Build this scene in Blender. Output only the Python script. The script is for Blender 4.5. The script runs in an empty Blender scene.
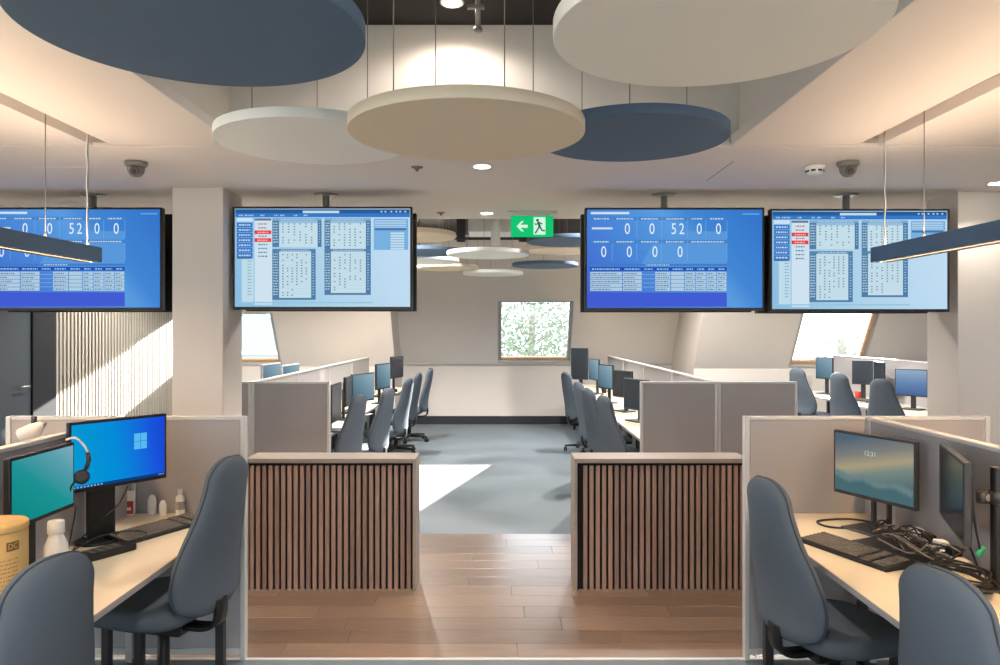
import bpy, bmesh, math, random
from mathutils import Vector, Matrix, Euler

random.seed(7)
R = math.radians
S = bpy.context.scene
COL = S.collection
CAMZ = 1.65
F = 740.0
VX, VY = 499.0, 329.0

# ------------------------------------------------------------------ camera
cam_d = bpy.data.cameras.new('camera')
cam = bpy.data.objects.new('camera', cam_d)
COL.objects.link(cam)
cam.location = (0, 0, CAMZ)
cam.rotation_euler = (R(90), 0, 0)
cam_d.sensor_width = 36
cam_d.lens = F / 1000 * 36
cam_d.shift_x = (500 - VX) / 1000
cam_d.shift_y = (VY - 332.5) / 1000
cam_d.clip_end = 300
S.camera = cam

# ------------------------------------------------------------------ world, sun, exposure
S.view_settings.view_transform = 'Standard'
S.view_settings.look = 'None'
S.view_settings.gamma = 1
S.view_settings.use_curve_mapping = False
EXP = 1.22
S.view_settings.exposure = EXP
SCR = 2 ** -EXP          # displays are dimmed as much as the exposure lifts the room

w = bpy.data.worlds.new('sky')
S.world = w
w.use_nodes = True
wn = w.node_tree
wn.nodes['Background'].inputs[0].default_value = (0.80, 0.90, 1.0, 1)
wn.nodes['Background'].inputs[1].default_value = 2.3

sun_d = bpy.data.lights.new('sun', 'SUN')
sun_d.energy = 18
sun_d.angle = R(0.6)
sun_d.color = (1.0, 0.95, 0.88)
sun = bpy.data.objects.new('sun', sun_d)
COL.objects.link(sun)
SUN_DIR = Vector((-0.31, -0.95, -0.285)).normalized()
sun.rotation_euler = SUN_DIR.to_track_quat('-Z', 'Y').to_euler()
sun.location = (5, 20, 8)


def at(px, py, D):
    return Vector(((px - VX) * D / F, D, CAMZ - (py - VY) * D / F))


# ------------------------------------------------------------------ materials
def srgb(r, g, b):
    def f(c):
        c /= 255
        return c / 12.92 if c <= .04045 else ((c + .055) / 1.055) ** 2.4
    return (f(r), f(g), f(b), 1)


def mat(name, col, rough=.6, metal=0, noise=0, nscale=40, bump=0, bscale=200, spec=.5, stretch=None, coat=0):
    m = bpy.data.materials.new(name)
    m.use_nodes = True
    nt = m.node_tree
    b = nt.nodes['Principled BSDF']
    b.inputs['Base Color'].default_value = col
    b.inputs['Roughness'].default_value = rough
    b.inputs['Metallic'].default_value = metal
    b.inputs['Specular IOR Level'].default_value = spec
    if coat:
        b.inputs['Coat Weight'].default_value = coat
    tc = nt.nodes.new('ShaderNodeTexCoord')
    src = tc.outputs['Object']
    if stretch:
        mp = nt.nodes.new('ShaderNodeMapping')
        mp.inputs['Scale'].default_value = stretch
        nt.links.new(src, mp.inputs['Vector'])
        src = mp.outputs['Vector']
    if noise:
        n = nt.nodes.new('ShaderNodeTexNoise')
        n.inputs['Scale'].default_value = nscale
        n.inputs['Detail'].default_value = 5
        nt.links.new(src, n.inputs['Vector'])
        r = nt.nodes.new('ShaderNodeMapRange')
        r.inputs['To Min'].default_value = 1 - noise
        r.inputs['To Max'].default_value = 1 + noise
        nt.links.new(n.outputs['Fac'], r.inputs['Value'])
        mx = nt.nodes.new('ShaderNodeMix')
        mx.data_type = 'RGBA'
        mx.blend_type = 'MULTIPLY'
        mx.inputs[0].default_value = 1
        mx.inputs[6].default_value = col
        nt.links.new(r.outputs[0], mx.inputs[7])
        nt.links.new(mx.outputs[2], b.inputs['Base Color'])
    if bump:
        n2 = nt.nodes.new('ShaderNodeTexNoise')
        n2.inputs['Scale'].default_value = bscale
        nt.links.new(src, n2.inputs['Vector'])
        bp = nt.nodes.new('ShaderNodeBump')
        bp.inputs['Strength'].default_value = bump
        bp.inputs['Distance'].default_value = .004
        nt.links.new(n2.outputs['Fac'], bp.inputs['Height'])
        nt.links.new(bp.outputs['Normal'], b.inputs['Normal'])
    return m


def emit(name, col, strength=1.0):
    m = bpy.data.materials.new(name)
    m.use_nodes = True
    nt = m.node_tree
    nt.nodes.clear()
    o = nt.nodes.new('ShaderNodeOutputMaterial')
    e = nt.nodes.new('ShaderNodeEmission')
    e.inputs[0].default_value = col
    e.inputs[1].default_value = strength
    nt.links.new(e.outputs[0], o.inputs[0])
    return m


def ramp_screen(name, stops, axis=(1, 0, 0), lo=-.3, hi=.3, strength=None):
    """a lit display: colour ramp over the display's own plane, plus one soft diagonal band"""
    m = emit(name, (0, 0, 0, 1), strength or SCR)
    nt = m.node_tree
    e = [n for n in nt.nodes if n.type == 'EMISSION'][0]
    tc = nt.nodes.new('ShaderNodeTexCoord')
    dp = nt.nodes.new('ShaderNodeVectorMath')
    dp.operation = 'DOT_PRODUCT'
    dp.inputs[1].default_value = axis
    nt.links.new(tc.outputs['Object'], dp.inputs[0])
    mr = nt.nodes.new('ShaderNodeMapRange')
    mr.inputs['From Min'].default_value = lo
    mr.inputs['From Max'].default_value = hi
    nt.links.new(dp.outputs['Value'], mr.inputs['Value'])
    cr = nt.nodes.new('ShaderNodeValToRGB')
    while len(cr.color_ramp.elements) < len(stops):
        cr.color_ramp.elements.new(.5)
    for el, (p, c) in zip(cr.color_ramp.elements, stops):
        el.position = p
        el.color = c
    nt.links.new(mr.outputs[0], cr.inputs[0])
    nt.links.new(cr.outputs[0], e.inputs[0])
    return m


def pane_mat():
    m = bpy.data.materials.new('window_glass')
    m.use_nodes = True
    nt = m.node_tree
    nt.nodes.clear()
    o = nt.nodes.new('ShaderNodeOutputMaterial')
    t = nt.nodes.new('ShaderNodeBsdfTransparent')
    t.inputs[0].default_value = (.97, .99, 1, 1)
    g = nt.nodes.new('ShaderNodeBsdfGlossy')
    g.inputs['Roughness'].default_value = .02
    fr = nt.nodes.new('ShaderNodeFresnel')
    fr.inputs[0].default_value = 1.3
    mx = nt.nodes.new('ShaderNodeMixShader')
    nt.links.new(fr.outputs[0], mx.inputs[0])
    nt.links.new(t.outputs[0], mx.inputs[1])
    nt.links.new(g.outputs[0], mx.inputs[2])
    nt.links.new(mx.outputs[0], o.inputs[0])
    return m


def wood_mat(name, c1, c2, rough, along=0, scale=6):
    m = mat(name, c1, rough)
    nt = m.node_tree
    b = nt.nodes['Principled BSDF']
    tc = nt.nodes.new('ShaderNodeTexCoord')
    oi = nt.nodes.new('ShaderNodeObjectInfo')
    va = nt.nodes.new('ShaderNodeVectorMath')
    va.operation = 'ADD'
    mp = nt.nodes.new('ShaderNodeMapping')
    sc = [14, 14, 14]
    sc[along] = 1.0
    mp.inputs['Scale'].default_value = sc
    mulv = nt.nodes.new('ShaderNodeVectorMath')
    mulv.operation = 'SCALE'
    mulv.inputs['Scale'].default_value = 37
    cb = nt.nodes.new('ShaderNodeCombineXYZ')
    for i in range(3):
        nt.links.new(oi.outputs['Random'], cb.inputs[i])
    nt.links.new(cb.outputs[0], mulv.inputs[0])
    nt.links.new(tc.outputs['Object'], va.inputs[0])
    nt.links.new(mulv.outputs[0], va.inputs[1])
    nt.links.new(va.outputs[0], mp.inputs['Vector'])
    n = nt.nodes.new('ShaderNodeTexNoise')
    n.inputs['Scale'].default_value = scale
    n.inputs['Detail'].default_value = 8
    n.inputs['Roughness'].default_value = .65
    n.inputs['Distortion'].default_value = .6
    nt.links.new(mp.outputs[0], n.inputs['Vector'])
    ad = nt.nodes.new('ShaderNodeMath')
    ad.operation = 'MULTIPLY_ADD'
    ad.inputs[1].default_value = .35
    nt.links.new(oi.outputs['Random'], ad.inputs[0])
    nt.links.new(n.outputs['Fac'], ad.inputs[2])
    cr = nt.nodes.new('ShaderNodeValToRGB')
    cr.color_ramp.elements[0].position = .35
    cr.color_ramp.elements[0].color = c2
    cr.color_ramp.elements[1].position = .95
    cr.color_ramp.elements[1].color = c1
    nt.links.new(ad.outputs[0], cr.inputs[0])
    nt.links.new(cr.outputs[0], b.inputs['Base Color'])
    bp = nt.nodes.new('ShaderNodeBump')
    bp.inputs['Strength'].default_value = .25
    bp.inputs['Distance'].default_value = .002
    nt.links.new(n.outputs['Fac'], bp.inputs['Height'])
    nt.links.new(bp.outputs[0], b.inputs['Normal'])
    return m


M = {}
M['wall'] = mat('painted_wall', srgb(212, 204, 196), .8, noise=.02, nscale=3)
M['ceil'] = mat('painted_ceiling', srgb(226, 218, 210), .8, noise=.015, nscale=3)
M['void'] = mat('dark_soffit', srgb(42, 39, 38), .9, noise=.05, nscale=8)
M['carpet'] = mat('blue_grey_carpet', srgb(102, 112, 118), .6, noise=.16, nscale=120, bump=.5, bscale=500, spec=.6)
M['screed'] = mat('screed', srgb(110, 105, 100), .9)
M['plank'] = wood_mat('oak_plank', srgb(146, 120, 99), srgb(96, 76, 62), .30, 0, 5)
M['plank'].node_tree.nodes['Principled BSDF'].inputs['Coat Weight'].default_value = 1.0
M['plank'].node_tree.nodes['Principled BSDF'].inputs['Coat Roughness'].default_value = .28
M['slat'] = wood_mat('oak_slat', srgb(176, 144, 127), srgb(124, 99, 88), .5, 2, 8)
M['counter'] = wood_mat('counter_laminate', srgb(164, 151, 140), srgb(138, 125, 114), .45, 0, 6)
M['black'] = mat('black_plastic', srgb(24, 24, 26), .45, noise=.05)
M['blackfelt'] = mat('black_felt', srgb(20, 21, 25), .9)
M['cable_grey'] = mat('grey_cable', srgb(150, 140, 126), .5)
M['darkgrey'] = mat('dark_grey_plastic', srgb(52, 52, 54), .4, noise=.04)
M['midgrey'] = mat('mid_grey_plastic', srgb(128, 124, 118), .45, noise=.04)
M['white'] = mat('white_plastic', srgb(232, 230, 226), .4, noise=.02)
M['alu'] = mat('satin_aluminium', srgb(206, 205, 203), .4, metal=.1)
M['chrome'] = mat('brushed_steel', srgb(160, 156, 150), .3, metal=.4)
M['fabric'] = mat('beige_grey_fabric', srgb(168, 165, 166), .9, noise=.05, nscale=300, bump=.3, bscale=900)
M['desk'] = mat('maple_laminate', srgb(232, 218, 192), .42, noise=.03, nscale=12, stretch=(6, 1, 1))
M['deskedge'] = mat('grey_desk_edge', srgb(165, 160, 158), .5)
M['chair'] = mat('slate_blue_fabric', srgb(93, 102, 112), .85, noise=.07, nscale=250, bump=.25, bscale=900, spec=.3)
M['piping'] = mat('dark_piping', srgb(62, 72, 84), .8)
M['disc_blue'] = mat('blue_felt', srgb(90, 111, 136), .9, noise=.04, nscale=200)
M['disc_cream'] = mat('cream_felt', srgb(232, 216, 192), .9, noise=.03, nscale=200)
M['disc_white'] = mat('off_white_felt', srgb(246, 240, 230), .9, noise=.03, nscale=200)
M['disc_grey'] = mat('pale_grey_felt', srgb(240, 242, 238), .9, noise=.03, nscale=200)
M['lampbody'] = mat('blue_grey_paint', srgb(74, 98, 126), .45, noise=.03)
M['lampdiff'] = emit('lamp_diffuser', srgb(255, 224, 194), 7.5)
M['lampdown'] = emit('lamp_down_diffuser', srgb(255, 206, 150), 82.0)
M['dl'] = emit('downlight_glow', srgb(255, 240, 218), 14.0)
M['cable'] = mat('black_cable', srgb(44, 40, 36), .5)
M['wire'] = mat('steel_wire', srgb(130, 126, 120), .4, metal=.6)
M['glass'] = pane_mat()
M['frame_wood'] = mat('pine_frame', srgb(196, 160, 126), .5, noise=.08, nscale=20, stretch=(1, 8, 8))
M['frame_white'] = mat('white_frame', srgb(172, 172, 170), .5)
M['baseboard'] = mat('dark_baseboard', srgb(38, 41, 48), .5)
M['slatwall'] = mat('pale_grey_slat', srgb(152, 144, 132), .7, noise=.05, nscale=30)
M['slatgap'] = mat('slat_gap_felt', srgb(70, 66, 62), .9)
M['screen_off'] = mat('unlit_display', srgb(46, 54, 62), .18, spec=.6)
M['keys'] = mat('key_caps', srgb(104, 98, 90), .5)
M['kraft'] = mat('kraft_card', srgb(206, 172, 112), .7, noise=.08, nscale=40)
M['ink'] = mat('brown_ink', srgb(122, 94, 58), .8)
M['red'] = mat('red_card', srgb(196, 52, 44), .5)
M['green_plastic'] = mat('green_plastic', srgb(70, 190, 130), .5)
M['teal'] = mat('teal_bag', srgb(40, 150, 170), .6)
M['leaf'] = mat('sunlit_leaf', srgb(112, 124, 102), .7, noise=.3, nscale=3)
M['plant'] = mat('green_leaf', srgb(120, 150, 80), .6)
M['bark'] = mat('pale_bark', srgb(140, 134, 124), .8, noise=.2, nscale=6)
M['house'] = mat('pale_render', srgb(146, 150, 150), .8, noise=.03)
M['houseglass'] = mat('far_window_glass', srgb(84, 100, 116), .2)
M['paper'] = mat('white_paper', srgb(238, 236, 230), .8)
M['doordark'] = mat('dark_door', srgb(58, 66, 72), .35, noise=.04)
M['ground'] = mat('outside_ground', srgb(176, 180, 172), .9, noise=.1, nscale=2)

# emissive display colours
def E(r, g, b, s=None):
    k = 'display_%d_%d_%d' % (r, g, b)
    if k not in M:
        M[k] = emit(k, srgb(r, g, b), s or SCR)
    return M[k]


M['scr_blue'] = ramp_screen('display_blue', [(0, srgb(66, 108, 210)), (.4, srgb(78, 142, 218)), (.58, srgb(92, 156, 224)), (.70, srgb(66, 134, 212)), (1, srgb(54, 118, 204))],
                            (.78, 0, .62), -.55, .62)
M['scr_pale'] = ramp_screen('display_pale', [(0, srgb(140, 190, 226)), (.5, srgb(176, 212, 234)), (1, srgb(196, 222, 244))], (.9, 0, .3), -.6, .6)
M['scr_win'] = ramp_screen('display_desktop', [(0, srgb(6, 156, 206)), (.45, srgb(4, 140, 216)), (.8, srgb(24, 84, 220)), (1, srgb(26, 62, 204))], (1, 0, .15), -.25, .25)
M['scr_teal'] = ramp_screen('display_teal', [(0, srgb(10, 136, 132)), (.45, srgb(30, 146, 148)), (.8, srgb(88, 158, 172)), (1, srgb(120, 170, 184))], (.5, 0, .8), -.14, .16)
M['scr_hill'] = ramp_screen('display_dusk', [(0, srgb(66, 92, 104)), (.38, srgb(120, 136, 128)), (.52, srgb(168, 156, 126)), (.72, srgb(124, 126, 122)), (1, srgb(82, 100, 116))], (-.25, 0, 1), -.13, .15)
M['scr_dim'] = ramp_screen('display_dim', [(0, srgb(70, 96, 112)), (.5, srgb(110, 142, 158)), (1, srgb(150, 176, 188))], (.5, 0, .8), -.2, .2)


# ------------------------------------------------------------------ mesh helpers
class MB:
    def __init__(s):
        s.bm = bmesh.new()

    def box(s, x0, x1, y0, y1, z0, z1, bev=0, seg=2, mtx=None):
        t = bmesh.new()
        bmesh.ops.create_cube(t, size=1)
        for v in t.verts:
            v.co = Vector(((x0 + x1) / 2 + v.co.x * (x1 - x0), (y0 + y1) / 2 + v.co.y * (y1 - y0), (z0 + z1) / 2 + v.co.z * (z1 - z0)))
        if bev:
            bmesh.ops.bevel(t, geom=t.edges[:], offset=bev, segments=seg, profile=.5, affect='EDGES')
        s.merge(t, mtx)
        return s

    def merge(s, t, mtx=None, smooth=None):
        if mtx is not None:
            bmesh.ops.transform(t, matrix=mtx, verts=t.verts)
        if smooth is not None:
            for f in t.faces:
                f.smooth = smooth
        me = bpy.data.meshes.new('tmp')
        t.to_mesh(me)
        s.bm.from_mesh(me)
        bpy.data.meshes.remove(me)
        t.free()

    def cyl(s, x, y, z0, z1, r, r2=None, seg=24, mtx=None, bev=0):
        t = bmesh.new()
        bmesh.ops.create_cone(t, cap_ends=True, segments=seg, radius1=r, radius2=r if r2 is None else r2, depth=z1 - z0)
        for v in t.verts:
            v.co += Vector((x, y, (z0 + z1) / 2))
        for f in t.faces:
            f.smooth = len(f.verts) == 4
        if bev:
            ed = [e for e in t.edges if any(len(f.verts) != 4 for f in e.link_faces)]
            bmesh.ops.bevel(t, geom=ed, offset=bev, segments=2, profile=.5, affect='EDGES')
        s.merge(t, mtx)
        return s

    def lathe(s, prof, seg=24, mtx=None):
        t = bmesh.new()
        rings = []
        for r, z in prof:
            rings.append([t.verts.new((r * math.cos(2 * math.pi * k / seg), r * math.sin(2 * math.pi * k / seg), z)) for k in range(seg)])
        for a, b in zip(rings, rings[1:]):
            for k in range(seg):
                f = t.faces.new((a[k], a[(k + 1) % seg], b[(k + 1) % seg], b[k]))
                f.smooth = True
        t.faces.new(rings[0][::-1])
        t.faces.new(rings[-1])
        s.merge(t, mtx)
        return s

    def rings(s, rings, mtx=None, cap=True):
        t = bmesh.new()
        rr = [[t.verts.new(p) for p in r] for r in rings]
        n = len(rr[0])
        for a, b in zip(rr, rr[1:]):
            for k in range(n):
                f = t.faces.new((a[k], a[(k + 1) % n], b[(k + 1) % n], b[k]))
                f.smooth = True
        if cap:
            t.faces.new(rr[0][::-1])
            t.faces.new(rr[-1])
        bmesh.ops.recalc_face_normals(t, faces=t.faces[:])
        s.merge(t, mtx)
        return s

    def tube(s, pts, r, seg=8, closed=False, mtx=None):
        pts = [Vector(p) for p in pts]
        n = len(pts)
        rings = []
        up = None
        for i, p in enumerate(pts):
            if closed:
                d = (pts[(i + 1) % n] - pts[i - 1])
            else:
                d = pts[min(i + 1, n - 1)] - pts[max(i - 1, 0)]
            d = d.normalized() if d.length > 1e-9 else Vector((0, 0, 1))
            if up is None:
                up = d.orthogonal().normalized()
            u = up - d * up.dot(d)
            u = u.normalized() if u.length > 1e-6 else d.orthogonal().normalized()
            up = u
            v = d.cross(u)
            rings.append([p + u * (r * math.cos(2 * math.pi * k / seg)) + v * (r * math.sin(2 * math.pi * k / seg)) for k in range(seg)])
        if closed:
            rings.append(rings[0])
        return s.rings(rings, mtx, cap=not closed)

    def quad(s, pts):
        f = s.bm.faces.new([s.bm.verts.new(p) for p in pts])
        return f

    def prism(s, poly, h, mtx=None, z0=0):
        """poly in xy, extruded from z0 to z0+h"""
        t = bmesh.new()
        a = [t.verts.new((p[0], p[1], z0)) for p in poly]
        b = [t.verts.new((p[0], p[1], z0 + h)) for p in poly]
        t.faces.new(a[::-1])
        t.faces.new(b)
        n = len(a)
        for k in range(n):
            t.faces.new((a[k], a[(k + 1) % n], b[(k + 1) % n], b[k]))
        bmesh.ops.recalc_face_normals(t, faces=t.faces[:])
        s.merge(t, mtx)
        return s

    def mesh(s, name):
        me = bpy.data.meshes.new(name)
        s.bm.to_mesh(me)
        s.bm.free()
        return me

    def build(s, name, material, parent=None, loc=(0, 0, 0), rz=0):
        return mobj(name, s.mesh(name), material, parent, loc, rz)


def mobj(name, me, material, parent=None, loc=(0, 0, 0), rz=0):
    if material and not me.materials:
        me.materials.append(M[material] if isinstance(material, str) else material)
    o = bpy.data.objects.new(name, me)
    COL.objects.link(o)
    o.location = loc
    o.rotation_euler = (0, 0, rz)
    if parent:
        o.parent = parent
    return o


def thing(name, label, cat, loc=(0, 0, 0), rz=0, group=None):
    o = bpy.data.objects.new(name, None)
    o.empty_display_size = .1
    COL.objects.link(o)
    o.location = loc
    o.rotation_euler = (0, 0, rz)
    return tag(o, label, cat, group)


def tag(o, label, cat, group=None):
    o['label'] = label
    o['category'] = cat
    if group:
        o['group'] = group
    return o


def struct(o):
    o['kind'] = 'structure'
    return o


KIDS = {}


def copy_tree(o, parent=None):
    c = o.copy()
    COL.objects.link(c)
    if parent:
        c.parent = parent
    for ch in list(o.children):
        copy_tree(ch, c)
    return c


def smooth_path(pts, n=8):
    pts = [Vector(p) for p in pts]
    out = []
    P = [pts[0]] + pts + [pts[-1]]
    for i in range(1, len(P) - 2):
        for k in range(n):
            t = k / n
            a, b, c, d = P[i - 1], P[i], P[i + 1], P[i + 2]
            out.append(.5 * ((2 * b) + (c - a) * t + (2 * a - 5 * b + 4 * c - d) * t * t + (3 * b - a - 3 * c + d) * t ** 3))
    out.append(pts[-1])
    return out


def lerp_table(tab, t):
    for (a, va), (b, vb) in zip(tab, tab[1:]):
        if t <= b:
            k = (t - a) / (b - a)
            i = tab.index((a, va))
            pa = tab[max(i - 1, 0)]
            nb = tab[min(i + 2, len(tab) - 1)]
            ma = (vb - pa[1]) / (b - pa[0]) * (b - a)
            mb_ = (nb[1] - va) / (nb[0] - a) * (b - a)
            return (2 * k ** 3 - 3 * k * k + 1) * va + (k ** 3 - 2 * k * k + k) * ma + (3 * k * k - 2 * k ** 3) * vb + (k ** 3 - k * k) * mb_
    return tab[-1][1]


_fc = {}


def text_geo(txt):
    """flat triangles of a line of text, height about 1, origin centred"""
    if txt in _fc:
        return _fc[txt]
    cu = bpy.data.curves.new('t', 'FONT')
    cu.body = txt
    cu.align_x = 'CENTER'
    cu.align_y = 'CENTER'
    cu.resolution_u = 3
    o = bpy.data.objects.new('t', cu)
    COL.objects.link(o)
    dg = bpy.context.evaluated_depsgraph_get()
    dg.update()
    me = bpy.data.meshes.new_from_object(o.evaluated_get(dg))
    vs = [v.co.copy() for v in me.vertices]
    fs = [tuple(p.vertices) for p in me.polygons]
    bpy.data.objects.remove(o)
    bpy.data.curves.remove(cu)
    bpy.data.meshes.remove(me)
    _fc[txt] = (vs, fs)
    return _fc[txt]


# ------------------------------------------------------------------ setting: floor
XL, XR, YB, YF = -5.02, 8.0, -3.0, 12.85
CZ = 2.603
WOOD0, WOOD1 = 3.70, 5.96
fl = struct(MB().box(XL - .3, XR + .3, YB - .3, 13.4, -.25, -.02).build('floor', 'screed'))
MB().box(XL, XR, YB, WOOD0 - .012, -.02, 0).build('carpet', 'carpet', fl)
MB().box(XL, XR, WOOD1, YF, -.02, 0).build('carpet', 'carpet', fl)
MB().box(XL, XR, WOOD0 - .012, WOOD0 + .012, -.02, .003, .002, 1).build('threshold_strip', 'alu', fl)
rows = 13
rh = (WOOD1 - WOOD0 - .012) / rows
plank_meshes = {}
for r in range(rows):
    y0 = WOOD0 + .012 + r * rh
    x = -3.4 - random.random() * 1.1
    while x < 3.4:
        L = random.choice((1.2, 1.2, .85, 1.45))
        if L not in plank_meshes:
            mb = MB().box(0, L - .002, 0, rh - .002, -.02, .0005, .0012, 1)
            plank_meshes[L] = mb.mesh('plank')
        mobj('plank', plank_meshes[L], 'plank', fl, (x, y0, 0))
        x += L
MB().box(XL, -4.5, WOOD0 + .012, WOOD1, -.02, 0).build('carpet', 'carpet', fl)
MB().box(4.85, XR, WOOD0 + .012, WOOD1, -.02, 0).build('carpet', 'carpet', fl)

# ------------------------------------------------------------------ setting: walls
struct(MB().box(XR, XR + .2, YB - .2, 13.1, 0, 3.4).build('wall_right', 'wall'))
WZ0, WZ1 = .85, 2.35


def added_window_band(n, along, pos, a0, a1, out, count):
    """added upright casements, out of view, that let more daylight into the room"""
    root = bpy.data.objects.new('window_%d' % n, None)
    COL.objects.link(root)
    struct(root)

    def bx(a, b, z0, z1, d0, d1, nm, m):
        lo, hi = sorted((pos + out * d0, pos + out * d1))
        if along == 'x':
            MB().box(a, b, lo, hi, z0, z1).build(nm, m, root)
        else:
            MB().box(lo, hi, a, b, z0, z1).build(nm, m, root)
    wd = (a1 - a0) / count
    for i in range(count):
        a, b = a0 + i * wd, a0 + (i + 1) * wd
        for q in ((a, a + .05, WZ0, WZ1), (b - .05, b, WZ0, WZ1), (a + .05, b - .05, WZ0, WZ0 + .06), (a + .05, b - .05, WZ1 - .05, WZ1)):
            bx(q[0], q[1], q[2], q[3], .05, .12, 'sash_bar', 'frame_white')
        bx(a + .05, b - .05, WZ0 + .06, WZ1 - .05, .08, .084, 'pane', 'glass')


b_ = MB()
for a in ((YB - .2, -2.6, 0, 3.4), (-2.6, 3.2, 0, WZ0), (-2.6, 3.2, WZ1, 3.4), (3.2, 13.1, 0, 3.4)):
    b_.box(XL - .2, XL, a[0], a[1], a[2], a[3])
struct(b_.build('wall_left', 'wall'))
b_ = MB()
for a in ((XL, -4.4, 0, 3.4), (-4.4, 6.4, 0, WZ0), (-4.4, 6.4, WZ1, 3.4), (6.4, XR, 0, 3.4)):
    b_.box(a[0], a[1], YB - .2, YB, a[2], a[3])
struct(b_.build('wall_back', 'wall'))
added_window_band(4, 'x', YB, -4.4, 6.4, -1, 8)  # added windows behind the camera, for extra daylight
added_window_band(5, 'y', XL, -2.6, 3.2, -1, 4)  # added windows in the unseen left wall, for extra daylight

SL = Vector((0, -.526, .850))      # up the sloping roof wall
SN = Vector((0, .850, .526))       # outward
SILL = 1.04


def sloped_wall(name, x0, x1, D, wins, top=3.4):
    """knee wall up to the sill, then a sloping wall with roof-window holes; wins = [(xa, xb, sa, sb)]"""
    mb = MB()
    mb.box(x0, x1, D, D + .25, 0, SILL)
    Smax = (top - SILL) / SL.z
    xs = sorted({x0, x1, *[v for wn_ in wins for v in wn_[:2]]})
    ss = sorted({0, Smax, *[v for wn_ in wins for v in wn_[2:]]})
    base = Vector((0, D, SILL))
    th = .2

    def P(x, s_, n):
        p = base + SL * s_ + SN * n
        return Vector((x, p.y, p.z))
    t = bmesh.new()
    for xa, xb in zip(xs, xs[1:]):
        for sa, sb in zip(ss, ss[1:]):
            if any(w_[0] <= xa and xb <= w_[1] and w_[2] <= sa and sb <= w_[3] for w_ in wins):
                continue
            c = [P(x, s_, n) for n in (0, th) for s_ in (sa, sb) for x in (xa, xb)]
            v = [t.verts.new(p) for p in c]
            for f in ((0, 1, 3, 2), (4, 6, 7, 5), (0, 4, 5, 1), (2, 3, 7, 6), (0, 2, 6, 4), (1, 5, 7, 3)):
                t.faces.new([v[i] for i in f])
    bmesh.ops.remove_doubles(t, verts=t.verts, dist=1e-5)
    # drop inner faces shared by two boxes
    seen = {}
    for f in t.faces:
        k = tuple(sorted(v.index for v in f.verts))
        seen.setdefault(k, []).append(f)
    bmesh.ops.recalc_face_normals(t, faces=t.faces[:])
    mb.merge(t)
    return struct(mb.build(name, 'wall'))


def roof_window(n, x0, x1, D, s0, s1):
    base = Vector((0, D, SILL))
    rot = Matrix(((1, 0, 0, 0), (0, SL.y, SN.y, 0), (0, SL.z, SN.z, 0), (0, 0, 0, 1)))   # local x, y up the slope, z outward
    mt = Matrix.Translation(base) @ rot
    root = bpy.data.objects.new('window_%d' % n, None)
    COL.objects.link(root)
    struct(root)
    f = .05
    # lining in white, sash in pine
    for nm, a in (('lining', (x0, x0 + .012, s0, s1)), ('lining', (x1 - .012, x1, s0, s1)), ('lining', (x0 + .012, x1 - .012, s1 - .012, s1)), ('lining', (x0 + .012, x1 - .012, s0, s0 + .012))):
        MB().box(a[0], a[1], a[2], a[3], -.004, .11, mtx=mt).build(nm, 'frame_white', root)
    x0, x1, s0, s1 = x0 + .012, x1 - .012, s0 + .012, s1 - .012
    for a in ((x0, x0 + f, s0, s1), (x1 - f, x1, s0, s1), (x0 + f, x1 - f, s1 - f, s1), (x0 + f, x1 - f, s0, s0 + .055)):
        MB().box(a[0], a[1], a[2], a[3], .055, .11, .004, 1, mtx=mt).build('sash_bar', 'frame_wood' if a[3] - a[2] < .06 and a[2] < .2 else ('frame_wood' if n == 3 else 'frame_white'), root)
    MB().box(x0 + f, x1 - f, s0 + .055, s1 - f, .08, .084, mtx=mt).build('pane', 'glass', root)
    MB().cyl(0, 0, -.25, .25, .009, seg=10, mtx=mt @ Matrix.Translation(((x0 + x1) / 2, s1 - .06, .045)) @ Matrix.Rotation(R(90), 4, 'Y')).build('handle_bar', 'alu', root)
    return root


XA, XB = -1.69, 3.0
DL_, DC_, DR_ = 12.05, 12.85, 11.40
WL = (-4.97, -3.53, .03, 1.02)
WC = (-.02, 1.235, .03, 1.26)
WR = (4.45, 5.60, .03, 1.26)
sloped_wall('wall_far_left', XL, XA - .12, DL_, [WL])
sloped_wall('wall_far', XA, XB, DC_, [WC])
sloped_wall('wall_far_right', XB + .12, XR, DR_, [WR])
roof_window(1, WL[0], WL[1], DL_, WL[2], WL[3])
roof_window(2, WC[0], WC[1], DC_, WC[2], WC[3])
roof_window(3, WR[0], WR[1], DR_, WR[2], WR[3])


def cheek(name, x0, x1, Da, Db):
    """the return between two sloping wall sections"""
    mb = MB()
    Smax = (3.4 - SILL) / SL.z
    pts = [(Da, 0), (Db, 0), (Db, SILL), (Db + SL.y * Smax, 3.4), (Da + SL.y * Smax, 3.4), (Da, SILL)]
    t = bmesh.new()
    a = [t.verts.new((x0, p[0], p[1])) for p in pts]
    b = [t.verts.new((x1, p[0], p[1])) for p in pts]
    t.faces.new(a)
    t.faces.new(b[::-1])
    for k in range(6):
        t.faces.new((a[k], b[k], b[(k + 1) % 6], a[(k + 1) % 6]))
    bmesh.ops.recalc_face_normals(t, faces=t.faces[:])
    mb.merge(t)
    return struct(mb.build(name, 'wall'))


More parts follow.
